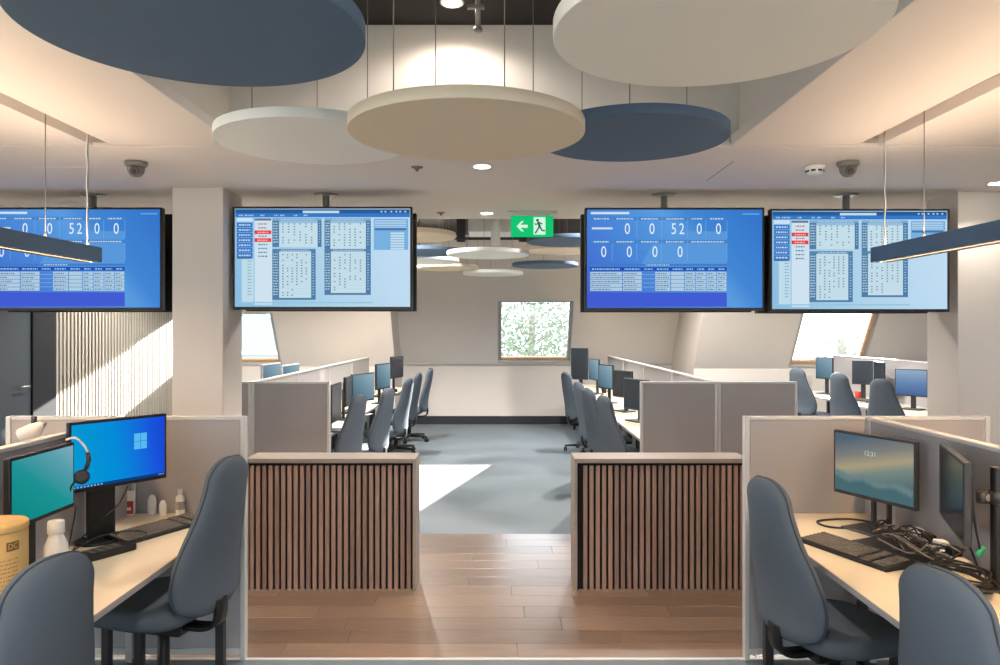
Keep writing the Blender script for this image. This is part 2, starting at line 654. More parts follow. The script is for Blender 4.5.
cheek('wall_return_left', XA - .12, XA, DL_ + .0, DC_ + .2)
cheek('wall_return_right', XB, XB + .12, DR_ + .0, DC_ + .2)
struct(MB().box(XA + .002, XB - .002, DC_ - .02, DC_, 0, .14, .003, 1).build('baseboard_far', 'baseboard'))
struct(MB().box(XL + .03, XA - .13, DL_ - .02, DL_, 0, .14, .003, 1).build('baseboard_far_left', 'baseboard'))
struct(MB().box(XB + .13, XR, DR_ - .02, DR_, 0, .14, .003, 1).build('baseboard_far_right', 'baseboard'))
struct(MB().box(XA + .002, XB - .002, DC_ - .03, DC_ + .05, SILL - .012, SILL + .012, .004, 1).build('trim_1', 'frame_white'))

# slatted acoustic lining on the left wall, and the dark door before it
sw = struct(MB().box(XL, XL + .012, 8.30, 11.98, 0, 2.75).build('wall_left_lining', 'slatgap'))
sl_me = MB().box(0, .03, -.024, .024, 0, 2.75, .003, 1).mesh('slat')
k = 0
y = 8.34
while y < 11.98:
    mobj('slat', sl_me, 'slatwall', sw, (XL + .012, y, 0))
    y += .075
dr = struct(MB().box(XL, XL + .05, 6.75, 7.86, 0, 2.25, .004, 1).build('door_1', 'doordark'))
MB().box(XL + .0, XL + .07, 7.86, 8.28, 0, 2.6, .004, 1).build('door_frame', 'blackfelt', dr)
MB().box(XL + .0, XL + .07, 6.60, 6.75, 0, 2.6, .004, 1).build('door_frame', 'blackfelt', dr)
MB().box(XL + .0, XL + .07, 6.75, 7.86, 2.25, 2.6, .004, 1).build('door_frame', 'blackfelt', dr)
MB().tube([(XL + .05, 7.76, 1.05), (XL + .10, 7.76, 1.05), (XL + .10, 7.60, 1.05)], .011).build('door_handle', 'chrome', dr)

# columns
struct(MB().box(at(172, 0, 4.97).x, at(223, 0, 4.97).x, 4.97, 5.34, 0, CZ, .006, 2).build('wall_column_left', 'wall'))
struct(MB().box(at(958, 0, 5.12).x, at(958, 0, 5.12).x + .36, 5.12, 5.49, 0, CZ, .006, 2).build('wall_column_right', 'wall'))

# ------------------------------------------------------------------ setting: ceiling
struct(MB().box(XL, XR, 3.87, 6.40, CZ, 3.38).build('ceiling', 'ceil'))
struct(MB().box(XL - .2, XR + .2, YB - .2, 3.87, 3.24, 3.38).build('ceiling_void', 'void'))
struct(MB().box(XL, XR, 6.40, 11.75, 3.12, 3.38).build('ceiling_rear_void', 'void'))
struct(MB().box(XL - .2, XR + .2, 6.0, 13.2, 3.385, 3.45).build('ceiling_roof', 'void'))
RX0, RX1 = -1.36, 1.205
SLOTS = ((-2.11, -2.01), (1.86, 1.97))
YR = 3.845
def raft(x0, x1, y0=YB, y1=YR):
    return struct(MB().box(x0, x1, y0, y1, CZ, CZ + .055, .002, 1).build('ceiling_raft', 'ceil'))
raft(SLOTS[0][1], RX0)
raft(XL, SLOTS[0][0])
raft(RX1, SLOTS[1][0])
raft(SLOTS[1][1], XR)
for a, b in SLOTS:
    struct(MB().box(a - .02, b + .02, YB, YR, CZ + .056, CZ + .08).build('trim_slot', 'ceil'))
struct(MB().box(RX0 - .10, RX0 - .05, YB, 3.869, CZ + .056, 3.24).build('wall_recess_left', 'ceil'))
struct(MB().box(RX1 + .05, RX1 + .10, YB, 3.869, CZ + .056, 3.24).build('wall_recess_right', 'ceil'))
# shadow-gap trim and joints in the low ceiling
struct(MB().box(XL, RX0, YR, 3.868, CZ + .02, CZ + .05).build('trim_gap', 'deskedge'))
struct(MB().box(RX1, XR, YR, 3.868, CZ + .02, CZ + .05).build('trim_gap', 'deskedge'))
struct(MB().box(1.33, 1.336, 4.20, 4.75, CZ - .001, CZ + .004).build('trim_joint', 'midgrey'))
struct(MB().box(-2.75, -2.35, 4.35, 4.43, CZ - .002, CZ + .004).build('trim_vent', 'ceil'))

# ------------------------------------------------------------------ outside
struct(MB().box(-60, 60, -60, 80, -3.2, -3.0).build('ground', 'ground'))


def tree(loc, rad, h, n, seed, label):
    rnd = random.Random(seed)
    root = thing('tree', label, 'tree', loc)
    mb = MB()
    mb.tube(smooth_path([(0, 0, 0), (.1, .05, h * .3), (-.05, 0, h * .62), (0, .1, h * .9)], 4), .09, 8)
    for k in range(26):
        a = rnd.random() * 6.28
        z0 = h * (.25 + .6 * rnd.random())
        l = rad * (.5 + .5 * rnd.random())
        p1 = Vector((math.cos(a) * l, math.sin(a) * l, z0 + l * .5))
        mb.tube(smooth_path([(0, 0, z0), p1 * .5 + Vector((0, 0, z0 * .5 + .1)), p1], 3), .022, 5)
    mb.build('trunk', 'bark', root)
    mb = MB()
    for k in range(n):
        while True:
            p = Vector((rnd.uniform(-1, 1), rnd.uniform(-1, 1), rnd.uniform(-1, 1)))
            if p.length < 1:
                break
        c = Vector((p.x * rad, p.y * rad, h * .62 + p.z * h * .38))
        u = Vector((rnd.gauss(0, 1), rnd.gauss(0, 1), rnd.gauss(0, 1))).normalized()
        v = u.orthogonal().normalized()
        sz = rnd.uniform(.04, .09)
        mb.quad([c - u * sz, c + v * sz * .5, c + u * sz, c - v * sz * .5])
    lf = mb.build('foliage', 'leaf', root)
    lf['kind'] = 'stuff'


tree((.9, 19.5, -3.0), 2.1, 5.6, 7000, 3, 'pale sunlit tree outside the middle roof window')
tree((8.6, 18.5, -3.0), 1.4, 4.9, 700, 5, 'faint washed-out tree outside the right roof window')
# neighbouring house outside the left window
hs = thing('house', 'pale house with a white gable outside the left roof window', 'house', (-8.6, 22, -3))
MB().box(-3, 3, 0, 3, 0, 3.9).build('wall', 'house', hs)
MB().box(-3.1, 3.1, -.1, 3.1, 3.9, 4.0).build('eaves', 'white', hs)
MB().prism([(-3.1, 4.0), (3.1, 4.0), (0, 6.6)], 3, Matrix.Rotation(R(90), 4, 'X') @ Matrix.Translation((0, 0, -3))).build('gable', 'house', hs)
for xx in (-2.2, -.9, .6, 1.9):
    wd = MB().box(xx - .4, xx + .4, -.04, .0, 2.0, 3.4).build('window', 'white', hs)
    MB().box(xx - .33, xx + .33, -.05, -.04, 2.07, 3.33).build('pane', 'houseglass', wd)
MB().box(-.1, .1, -.12, -.02, -1.7, 1.7, mtx=Matrix.Translation((1.5, 0, 5.4)) @ Matrix.Rotation(R(-50), 4, 'Y')).build('barge_board', 'white', hs)

# ------------------------------------------------------------------ acoustic discs
def disc(cx, cy, zb, d, m, label, topz, group, nw=3, a0=0.4):
    root = thing('acoustic_disc', label, 'ceiling disc', (cx, cy, zb), 0, group)
    MB().cyl(0, 0, 0, .042, d / 2, seg=96, bev=.0025).build('panel', m, root)
    for k in range(nw):
        a = a0 + 2 * math.pi * k / nw
        x, y = math.cos(a) * d * .33, math.sin(a) * d * .33
        if cy + y > 3.86 and topz > 3.2:
            y = 3.85 - cy
        MB().cyl(x, y, .042, topz - zb - .002, .0022, seg=6).build('wire', 'wire', root)


G1 = 'acoustic discs in the front ceiling recess'
disc(-.722, 1.765, 2.357, .795, 'disc_blue', 'large blue disc at upper left, nearest the camera', 3.24, G1)
disc(.518, 1.775, 2.357, .775, 'disc_white', 'large cream disc at upper right, nearest the camera', 3.24, G1)
disc(-.116, 2.67, 2.352, .848, 'disc_cream', 'cream disc hanging in the middle, in front of the two farther discs', 3.24, G1, 4, .5)
disc(-.83, 3.30, 2.476, .84, 'disc_grey', 'pale grey disc overlapped by the cream middle disc at its right', 3.24, G1, 3, -.35)
disc(.595, 3.30, 2.49, .838, 'disc_blue', 'blue disc overlapped by the cream middle disc at its left', 3.24, G1, 3, 2.4)
G2 = 'acoustic discs over the rear work area'
for px, py, D, H, m, lab in (
        (410, 235, 6.95, .86, 'disc_cream', 'cream disc nearest the left-middle screen in the rear area'),
        (425, 248, 8.4, .86, 'disc_blue', 'dark blue disc behind the cream disc, left rear area'),
        (488, 255, 7.75, .77, 'disc_grey', 'pale grey disc below the white duct in the rear area'),
        (568, 241, 7.7, .90, 'disc_blue', 'blue disc just right of the exit sign, rear area'),
        (560, 252, 9.0, .94, 'disc_cream', 'cream disc under the blue disc right of the exit sign'),
        (545, 267, 9.7, .82, 'disc_blue', 'low blue disc at right of the rear area'),
        (425, 264, 9.3, .84, 'disc_grey', 'grey disc low at left of the rear area'),
        (447, 269, 10.2, .83, 'disc_cream', 'cream disc low at left, behind the grey disc'),
        (493, 275, 10.6, .78, 'disc_grey', 'lowest farthest grey disc in the middle of the rear area')):
    c = at(px, py, D)
    disc(c.x, D, CAMZ + H, .86, m, lab, 3.12, G2)

# ------------------------------------------------------------------ services above the rear discs
du = thing('ventilation_duct', 'white box duct with a drop pipe above the rear discs', 'duct', (-.08, 8.9, 0))
MB().box(-.28, .28, -.3, .3, 2.78, 3.0, .01).build('plenum_box', 'white', du)
MB().cyl(.04, -.36, 2.62, 3.11, .055, seg=20).build('drop_pipe', 'white', du)
for sx in (-1, 1):
    MB().box(sx * .36 - .05, sx * .36 + .05, -.34, -.28, 2.66, 3.115, .006, 1).build('hanger', 'black', du)
MB().box(-.44, .44, -.36, -.33, 2.68, 2.71).build('cross_bar', 'black', du)
MB().box(-.44, .44, -.36, -.33, 3.02, 3.05).build('cross_bar', 'black', du)

# sprinkler pipe in the front recess
sp = thing('sprinkler_drop', 'thin steel sprinkler pipe hanging from the dark recess', 'sprinkler', (at(478, 0, 3.4).x, 3.4, 0))
MB().cyl(0, 0, 3.03, 3.238, .012, seg=12).build('pipe', 'chrome', sp)
MB().lathe([(.012, 0), (.02, .008), (.02, .02), (.012, .03)], 12, Matrix.Translation((0, 0, 3.01))).build('head', 'chrome', sp)
MB().box(-.05, .03, -.012, .012, 3.12, 3.14, .003, 1).build('bracket', 'midgrey', sp)


def downlight(px, py, D, z, label, energy, size=120, col=(1, .90, .80)):
    c = at(px, py, D)
    root = thing('downlight', label, 'downlight', (c.x, D, z), 0, 'recessed ceiling downlights')
    MB().lathe([(.05, -.004), (.058, -.006), (.06, -.001), (.06, -.0002)], 24).build('trim_ring', 'white', root)
    MB().lathe([(.001, -.0052), (.046, -.0052), (.046, -.0042), (.001, -.0042)], 24).build('lens', 'dl', root)
    ld = bpy.data.lights.new('downlight_beam', 'SPOT')
    ld.energy = energy
    ld.spot_size = R(size)
    ld.spot_blend = .5
    ld.shadow_soft_size = .04
    ld.color = col
    lo = bpy.data.objects.new('downlight_beam', ld)
    COL.objects.link(lo)
    lo.parent = root
    lo.location = (0, 0, -.03)
    return root


downlight(482, 166, 4.33, CZ, 'small round downlight between the middle discs and the exit sign', 60)
downlight(487, 213, 6.08, CZ, 'small round downlight beside the exit sign at the soffit edge', 45)
downlight(997, 183, 4.83, CZ, 'small round downlight at the right edge near the column', 10)
downlight(452, -3, 3.60, 3.24, 'round downlight high in the dark ceiling recess', 9, 158)
# added downlights of the same fitting, to brighten the front room and rear area
for x, y, z, e, lab in ((-3.6, 4.6, CZ, 60, 'added downlight over the leftmost screen, left of the picture'), (-3.8, 1.2, CZ, 60, 'added downlight in the raft by the added left side windows'),
                        (3.6, 1.2, CZ, 60, 'added downlight in the raft right of the right front desks'), (-3.4, -1.2, CZ, 60, 'added downlight behind the camera at left'),
                        (3.4, -1.2, CZ, 60, 'added downlight behind the camera at right'), (0, .2, 3.24, 60, 'added downlight in the dark recess straight above the camera'),
                        (0, -1.6, 3.24, 60, 'added downlight in the dark recess behind the camera'), (5.2, 4.6, CZ, 60, 'added downlight right of the right column'),
                        (-3.6, 9.0, 3.12, 228, 'added downlight over the aisle beside the slatted wall'), (-.3, 9.0, 3.12, 240, 'added downlight in the middle of the rear aisle'), (3.2, 9.0, 3.12, 150, 'added downlight over the aisle of the far right desks'),
                        (5.8, 8.4, 3.12, 120, 'added downlight over the far right desks'), (-1.2, 7.3, 3.12, 110, 'added downlight over the left rear desks'), (1.3, 7.0, 3.12, 110, 'added downlight over the right rear desks'),
                        (-1.5, 9.6, 3.12, 209, 'added downlight over the far end of the left rear desks'), (1.6, 9.7, 3.12, 209, 'added downlight over the far end of the right rear desks')):
    o = downlight(0, 0, y, z, lab, e, 140, (1, .95, .90) if y > 6 else (1, .90, .80))
    o.location.x = x

# ------------------------------------------------------------------ small ceiling devices
def camera_dome(px, py, D, label, rz):
    c = at(px, py, D)
    root = thing('security_camera', label, 'security camera', (c.x, D, CZ), rz, 'dome cameras under the ceiling')
    MB().lathe([(.001, -.028), (.052, -.028), (.060, -.020), (.062, -.0005), (.001, -.0005)], 28).build('base', 'midgrey', root)
    t = MB()
    t.lathe([(.001, -.088), (.022, -.084), (.038, -.070), (.046, -.050), (.048, -.0285), (.001, -.0285)], 28)
    t.build('eyeball', 'midgrey', root)
    mt = Matrix.Translation((0, -.020, -.050)) @ Matrix.Rotation(R(112), 4, 'X')
    b = MB().cyl(0, 0, 0, .034, .026, .024, 24, mt).build('lens_ring', 'darkgrey', root)
    MB().cyl(0, 0, .034, .037, .014, .010, 20, mt).build('lens', 'black', root)


camera_dome(136, 161, 4.22, 'grey dome camera above the leftmost wall screen', R(12))
camera_dome(848, 161, 4.22, 'grey dome camera beside the white smoke detector at right', R(-12))
c = at(815, 165, 4.33)
sd = thing('smoke_detector', 'white smoke detector beside the right dome camera', 'smoke detector', (c.x, 4.33, CZ))
MB().lathe([(.001, -.05), (.035, -.05), (.045, -.042), (.05, -.02), (.058, -.016), (.06, -.0005), (.001, -.0005)], 28).build('body', 'white', sd)
for k in range(8):
    a = k * math.pi / 4 + .2
    MB().box(-.012, .012, -.002, .002, -.036, -.026, mtx=Matrix.Rotation(a, 4, 'Z') @ Matrix.Translation((0, -.048, 0))).build('slot', 'black', sd)
for px, py, D, lab in ((417, 165, 4.35, 'tiny white sensor in the ceiling left of the middle downlight'), (441, 212, 6.05, 'tiny white sensor in the ceiling left of the exit sign')):
    c = at(px, py, D)
    s_ = thing('ceiling_sensor', lab, 'sensor', (c.x, D, CZ))
    MB().lathe([(.001, -.022), (.012, -.02), (.016, -.008), (.034, -.006), (.036, -.0005), (.001, -.0005)], 20).build('body', 'midgrey', s_)
    MB().cyl(0, 0, -.026, -.022, .006, seg=10).build('lens', 'darkgrey', s_)

# ------------------------------------------------------------------ exit sign
D = 6.0
c = at(532, 0, D)
ex = thing('exit_sign', 'green exit sign with white arrow and running man', 'exit sign', (c.x, D, 0))
MB().box(-.2, .2, -.03, .03, CZ - .02, CZ - .0005, .004).build('ceiling_plate', 'alu', ex)
zt, zb = at(0, 216, D).z, at(0, 237, D).z
MB().box(-.15, .15, -.012, .012, zt, CZ - .02).build('bracket', 'alu', ex)
pn = MB().box(-.172, .172, -.012, .012, zb, zt, .002, 1).build('panel', emit('exit_green', srgb(22, 196, 112), SCR), ex)
zc = (zt + zb) / 2
wm = emit('exit_white', srgb(214, 246, 226), SCR)
yv = -.0135


def flat(poly, name, m, parent, yy=yv):
    mb = MB()
    mb.prism(poly, .001, Matrix.Translation((0, yy, 0)) @ Matrix.Rotation(R(90), 4, 'X'))
    return mb.build(name, m, parent)


flat([(-.125, zc), (-.085, zc + .042), (-.066, zc + .042), (-.094, zc + .012), (-.035, zc + .012), (-.035, zc - .012), (-.094, zc - .012), (-.066, zc - .042), (-.085, zc - .042)], 'arrow', wm, pn)
flat([(.012, zc - .068), (.108, zc - .068), (.108, zc + .074), (.012, zc + .074)], 'doorway', wm, pn)
gm = emit('exit_green_dark', srgb(16, 110, 70), SCR)
yv2 = -.0148
flat([(.044 + .012 * math.cos(a), zc + .048 + .012 * math.sin(a)) for a in [k * math.pi / 6 for k in range(12)]], 'figure_head', gm, pn, yv2)


def limb(a, b, w_, nm):
    a, b = Vector((a[0], a[1])), Vector((b[0], b[1]))
    d = (b - a).normalized()
    n = Vector((-d.y, d.x)) * w_
    flat([(a - n)[:], (b - n)[:], (b + n)[:], (a + n)[:]], nm, gm, pn, yv2)


limb((.050, zc + .036), (.062, zc - .006), .010, 'figure_body')
limb((.054, zc + .03), (.03, zc + .012), .0045, 'figure_arm')
limb((.03, zc + .012), (.022, zc + .024), .0045, 'figure_arm')
limb((.056, zc + .03), (.084, zc + .018), .0045, 'figure_arm')
limb((.060, zc - .004), (.042, zc - .03), .006, 'figure_leg')
limb((.042, zc - .03), (.026, zc - .058), .006, 'figure_leg')
limb((.064, zc - .004), (.080, zc - .034), .006, 'figure_leg')
limb((.080, zc - .034), (.104, zc - .036), .006, 'figure_leg')

# ------------------------------------------------------------------ wall screens on ceiling poles
TVW, TVH = 1.232, .708
TVD = 5.09


class Layers:
    """flat print on a display, by colour; u to the right, v up, from the display's centre"""
    def __init__(s, parent, k=1.0):
        s.d = {}
        s.p = parent
        s.k = k

    def rect(s, u0, v0, u1, v1, col, lay=1):
        y = -.0006 * lay
        s.d.setdefault(col, MB()).quad([(u0, y, v0), (u1, y, v0), (u1, y, v1), (u0, y, v1)])

    def poly(s, pts, col, lay=1):
        y = -.0006 * lay
        s.d.setdefault(col, MB()).quad([(u, y, v) for u, v in pts])

    def text(s, t, u, v, size, col, lay=4, sx=1.0):
        vs, fs = text_geo(t)
        mb = s.d.setdefault(col, MB())
        bv = [mb.bm.verts.new((u + p.x * size * sx, -.0006 * lay, v + p.y * size)) for p in vs]
        for f in fs:
            try:
                mb.bm.faces.new([bv[i] for i in f])
            except ValueError:
                pass

    def digit(s, t, u, v, size, col, lay=4, sx=1.0):
        vs, fs = text_geo(t)
        mb = MB()
        bv = [mb.bm.verts.new((p.x * size * sx, 0, p.y * size)) for p in vs]
        for f in fs:
            mb.bm.faces.new([bv[i] for i in f])
        o = mb.build('digit', E(*col), s.p)
        o.location = (u, -.0006 * lay, v + .0035)

    def done(s, name='display_print'):
        for col, mb in s.d.items():
            mb.build(name, E(*col), s.p)


WHITE = (226, 238, 250)


def dash_text(L, u0, u1, v, h, col, rnd, lay=3):
    """unreadably small words as short strokes"""
    u = u0
    while u < u1:
        wv = rnd.uniform(.006, .018)
        L.rect(u, v, min(u + wv, u1), v + h, col, lay)
        u += wv + .005


def board_dashboard(L, rnd):
    W, H = 1.206, .673
    U = lambda px: (px / 178 - .5) * W           # photo pixels from the screen's left edge
    V = lambda py: (.5 - py / 100) * H
    L.rect(U(4), V(4.5), U(43), V(2.2), (206, 226, 244))
    L.rect(U(158), V(5), U(175), V(3.5), (90, 170, 214))
    # lighter blue patch with a diagonal left edge
    L.poly([(U(52), V(62)), (U(66), V(36)), (U(104), V(22)), (U(142), V(22)), (U(142), V(62))], (90, 152, 220), .5)
    for row, cols in ((8, (4, 27, 52, 77, 103, 122)), (31.5, (4, 27, 52, 77, 103))):
        for i, x in enumerate(cols):
            x1 = cols[i + 1] - 1.5 if i + 1 < len(cols) else 142
            L.rect(U(x), V(row + 2.6), U(x1), V(row - .6), (70, 130, 196), 1)
            dash_text(L, U(x + 3), U(x1 - 3), V(row + 1.9), .009, (190, 214, 236), rnd)
            if row > 20 or i:
                L.rect(U(x1), V(row + 21), U(x1 + .4), V(row + 3), (120, 178, 232), 1)
    L.rect(U(5), V(20), U(26), V(18), (206, 220, 234), 2)
    for x, t in ((41, '0'), (66, '0'), (88.2, '5'), (96.2, '2'), (114, '0'), (133.5, '0')):
        L.digit(t, U(x), V(20), .108, WHITE, sx=.74)
    for x, t in ((17, '0'), (43, '0'), (69, '0'), (94.5, '0')):
        L.digit(t, U(x), V(43.5), .108, WHITE, sx=.74)
    L.rect(U(3), V(57.5), U(142), V(55.2), (66, 124, 200), 1)
    dash_text(L, U(60), U(84), V(57), .008, (170, 200, 230), rnd)
    L.rect(U(3), V(62.5), U(142), V(58.5), (36, 82, 178), 2)
    cx = (3, 36, 56, 69, 85, 99, 110, 121, 131.5, 142)
    for i, x in enumerate(cx[:-1]):
        dash_text(L, U(x + 2), U(cx[i + 1] - 2), V(61.4), .010, (150, 196, 236), rnd, 4)
        if i != 2:
            for r in range(5):
                y = 63.4 + r * 4.0
                L.rect(U(x + .4), V(y + 3.5), U(cx[i + 1] - .4), V(y), (176, 204, 222), 2)
                if i != 4:
                    dash_text(L, U(x + 1.5), U(x + 1.5 + (cx[i + 1] - x - 3) * rnd.uniform(.6, 1)), V(y + 2.5), .008, (92, 126, 160), rnd, 4)
        else:
            for r in range(4):
                L.rect(U(x), V(66.6 + r * 4.2), U(cx[i + 1]), V(66.2 + r * 4.2), (150, 190, 226), 2)
    L.rect(U(0.5), V(99), U(142), V(84.5), (66, 92, 212), .6)


def board_tables(L, rnd):
    W, H = 1.206, .673
    U = lambda px: (px / 178 - .5) * W
    V = lambda py: (.5 - py / 100) * H
    L.rect(U(.5), V(4.6), U(177.5), V(.5), (44, 92, 150))
    L.rect(U(.5), V(8.6), U(177.5), V(4.6), (52, 122, 202))
    L.rect(U(69), V(4.4), U(106), V(2), (196, 222, 232), 2)
    for x in (148, 152, 158, 163, 167, 172):
        L.rect(U(x), V(3.6), U(x + 1.8), V(2.2), (196, 216, 236), 2)
    for x in (4, 10, 15, 26, 40, 46, 60, 70):
        dash_text(L, U(x), U(x + 4), V(7.4), .009, (170, 206, 240), rnd)
    # blue menu with buttons
    L.rect(U(2), V(13), U(18), V(9.4), (206, 226, 240))
    for r in range(7):
        y = 14 + r * 5.2
        L.rect(U(2), V(y + 4.8), U(18), V(y), (58, 120, 196), 1)
        dash_text(L, U(4), U(16), V(y + 3.2), .010, (196, 220, 244), rnd)
    L.rect(U(2), V(51), U(17), V(49), (70, 110, 150))
    L.rect(U(7), V(96), U(19), V(51.5), (190, 220, 234), 1)
    for r in range(12):
        dash_text(L, U(13), U(17), V(54 + r * 3.1), .007, (130, 160, 184), rnd)
    # name cards in a column, two of them red
    L.rect(U(20), V(98), U(38), V(9.5), (206, 226, 240), .7)
    L.rect(U(20), V(12), U(37), V(9.8), (96, 120, 140), 1)
    for r, y in enumerate((14, 18, 22.5, 26.5, 30.5, 35, 39, 43, 47)):
        if y in (22.5, 30.5):
            L.rect(U(20), V(y + 3.4), U(37), V(y - .4), (226, 62, 56), 2)
            dash_text(L, U(23), U(34), V(y + 2.4), .010, (250, 180, 174), rnd, 4)
        else:
            dash_text(L, U(24), U(33), V(y + 2.2), .009, (90, 130, 150) if r > 4 else (196, 110, 110), rnd, 4)
    # four tables with dark gutters
    for (x0, x1, y0, y1, gl, gr) in ((38, 88, 9.5, 39, 7, 4), (91, 138, 9.5, 41, 6, 5), (38, 82, 41, 93, 7, 4.5), (91, 138, 41, 88, 6.5, 5)):
        L.rect(U(x0), V(y1), U(x1), V(y0), (196, 222, 234), 1)
        L.rect(U(x0), V(y1), U(x0 + gl), V(y0), (82, 128, 166), 2)
        L.rect(U(x1 - gr), V(y1), U(x1), V(y0), (76, 124, 168), 2)
        L.rect(U(x0), V(y0 + 2.6), U(x1), V(y0), (88, 132, 172) if y0 > 20 else (126, 170, 206), 3)
        if y0 > 20:
            L.rect(U(x0), V(y1), U(x1), V(y1 - 2), (82, 126, 164), 3)
        else:
            L.rect(U(x0 + gl), V(y0 + 5.2), U(x1 - gr), V(y0 + 2.6), (150, 190, 220), 3)
        dash_text(L, U(x0 + gl + 2), U(x1 - gr - 2), V(y0 + 1.9), .007, (180, 208, 228), rnd, 4)
        n = int((y1 - y0) / 2.9)
        for r in range(1, n):
            y = y0 + 3 + r * 2.75
            if y > y1 - 3:
                break
            dash_text(L, U(x0 + 1), U(x0 + gl - 1), V(y), .007, (190, 214, 230), rnd, 4)
            dash_text(L, U(x1 - gr + 1.4), U(x1 - 1.4), V(y), .007, (170, 200, 222), rnd, 4)
            kmax = 6 if y < y1 - 14 or y0 < 20 else 3
            for k_ in range(kmax):
                if rnd.random() < .72:
                    ux = x0 + gl + 3 + k_ * (x1 - x0 - gl - gr - 4) / 6
                    L.rect(U(ux), V(y + .8), U(ux + 1.6), V(y - .3), (104, 134, 152), 3)
            if y0 > 20:
                L.rect(U(x0 + gl), V(y - 1.0), U(x1 - gr), V(y - 1.16), (166, 198, 214), 2)
    # upper right list
    L.rect(U(141), V(42), U(176), V(10), (120, 176, 224), 1)
    for r in range(4):
        L.rect(U(142), V(13 + r * 2.4), U(174), V(11.6 + r * 2.4), (176, 208, 230), 2)
    L.rect(U(142), V(22), U(174), V(19.6), (70, 120, 176), 3)
    for r in range(7):
        L.rect(U(158), V(26 + r * 2.6), U(172), V(24.2 + r * 2.6), (196, 220, 236), 2)
    L.rect(U(2), V(96.5), U(140), V(95.2), (150, 196, 222), 2)


def tv(cx, y, zc, face, label, content, seed, group):
    """flat display; face -1 looks to the camera side, +1 to the rear"""
    root = thing('wall_screen', label, 'display', (cx, y, zc), 0 if face < 0 else math.pi, group)
    b = MB()
    w2, h2 = TVW / 2, TVH / 2
    b.box(-w2, w2, .004, .05, -h2, h2, .004, 1)
    b.box(-w2 * .6, w2 * .6, .05, .075, -h2 * .7, h2 * .5, .006, 1)
    cs = b.build('casing', 'black', root)
    bz = .013
    for a in ((-w2, w2, h2 - bz, h2), (-w2, w2, -h2, -h2 + .02), (-w2, -w2 + bz, -h2 + .02, h2 - bz), (w2 - bz, w2, -h2 + .02, h2 - bz)):
        MB().box(a[0], a[1], -.008, .004, a[2], a[3], .002, 1).build('bezel', 'black', root)
    m = {'dash': 'scr_blue', 'table': 'scr_pale', None: 'screen_off'}[content]
    sc = MB().box(-w2 + bz, w2 - bz, 0, .004, -h2 + .02, h2 - bz).build('display_panel', m, root)
    if content:
        L = Layers(sc)
        (board_dashboard if content == 'dash' else board_tables)(L, random.Random(seed))
        for col, mb in L.d.items():
            o = mb.build('display_print', E(*col), sc)
            o['kind'] = 'stuff'
            o.location.z = .0035
    return root


GT = 'screens hung on ceiling poles'
for i, (px0, py0, py1, poleX, con, nm) in enumerate((
        (-17, 208, 310, 93, 'dash', 'leftmost screen, cut by the picture edge, with blue call dashboard'),
        (233, 207, 309.5, 326, 'table', 'screen of pale tables beside the left column'),
        (585, 208, 310.5, 664, 'dash', 'whole blue dashboard screen with numbers, right of the exit sign'),
        (770, 210, 311, 846, 'table', 'rightmost screen of pale tables, in front of the right column'))):
    cx = at(px0, 0, TVD).x + TVW / 2
    zc = (at(0, py0, TVD).z + at(0, py1, TVD).z) / 2
    tv(cx, TVD, zc, -1, nm, con, i, GT)
    tv(cx + (.0), TVD + .30, zc - .005, 1, ['back of the screen hung behind the leftmost dashboard', 'back of the screen hung behind the left pale tables screen',
                                          'back of the screen hung behind the whole blue dashboard', 'back of the screen hung behind the rightmost pale tables screen'][i], None, 10 + i, 'rear screens hung back to back')
    pxw = at(poleX, 0, TVD + .15).x
    pm = thing('ceiling_mount', ['steel pole mount above the leftmost screen', 'steel pole mount above the left pale tables screen', 'steel pole mount above the whole dashboard screen', 'steel pole mount above the rightmost screen'][i], 'screen mount', (pxw, TVD + .15, 0), 0, 'ceiling poles for the screens')
    MB().lathe([(.001, -.014), (.07, -.012), (.085, -.006), (.085, -.0005), (.001, -.0005)], 28, Matrix.Translation((0, 0, CZ))).build('ceiling_flange', 'chrome', pm)
    MB().cyl(0, 0, zc - .25, CZ - .014, .024, seg=20).build('pole', 'chrome', pm)
    MB().box(-.2, .2, -.072, -.03, zc - .2, zc + .1, .004, 1).build('bracket', 'black', pm)
    MB().box(-.2, .2, .03, .072, zc - .25, zc + .05, .004, 1).build('bracket', 'black', pm)

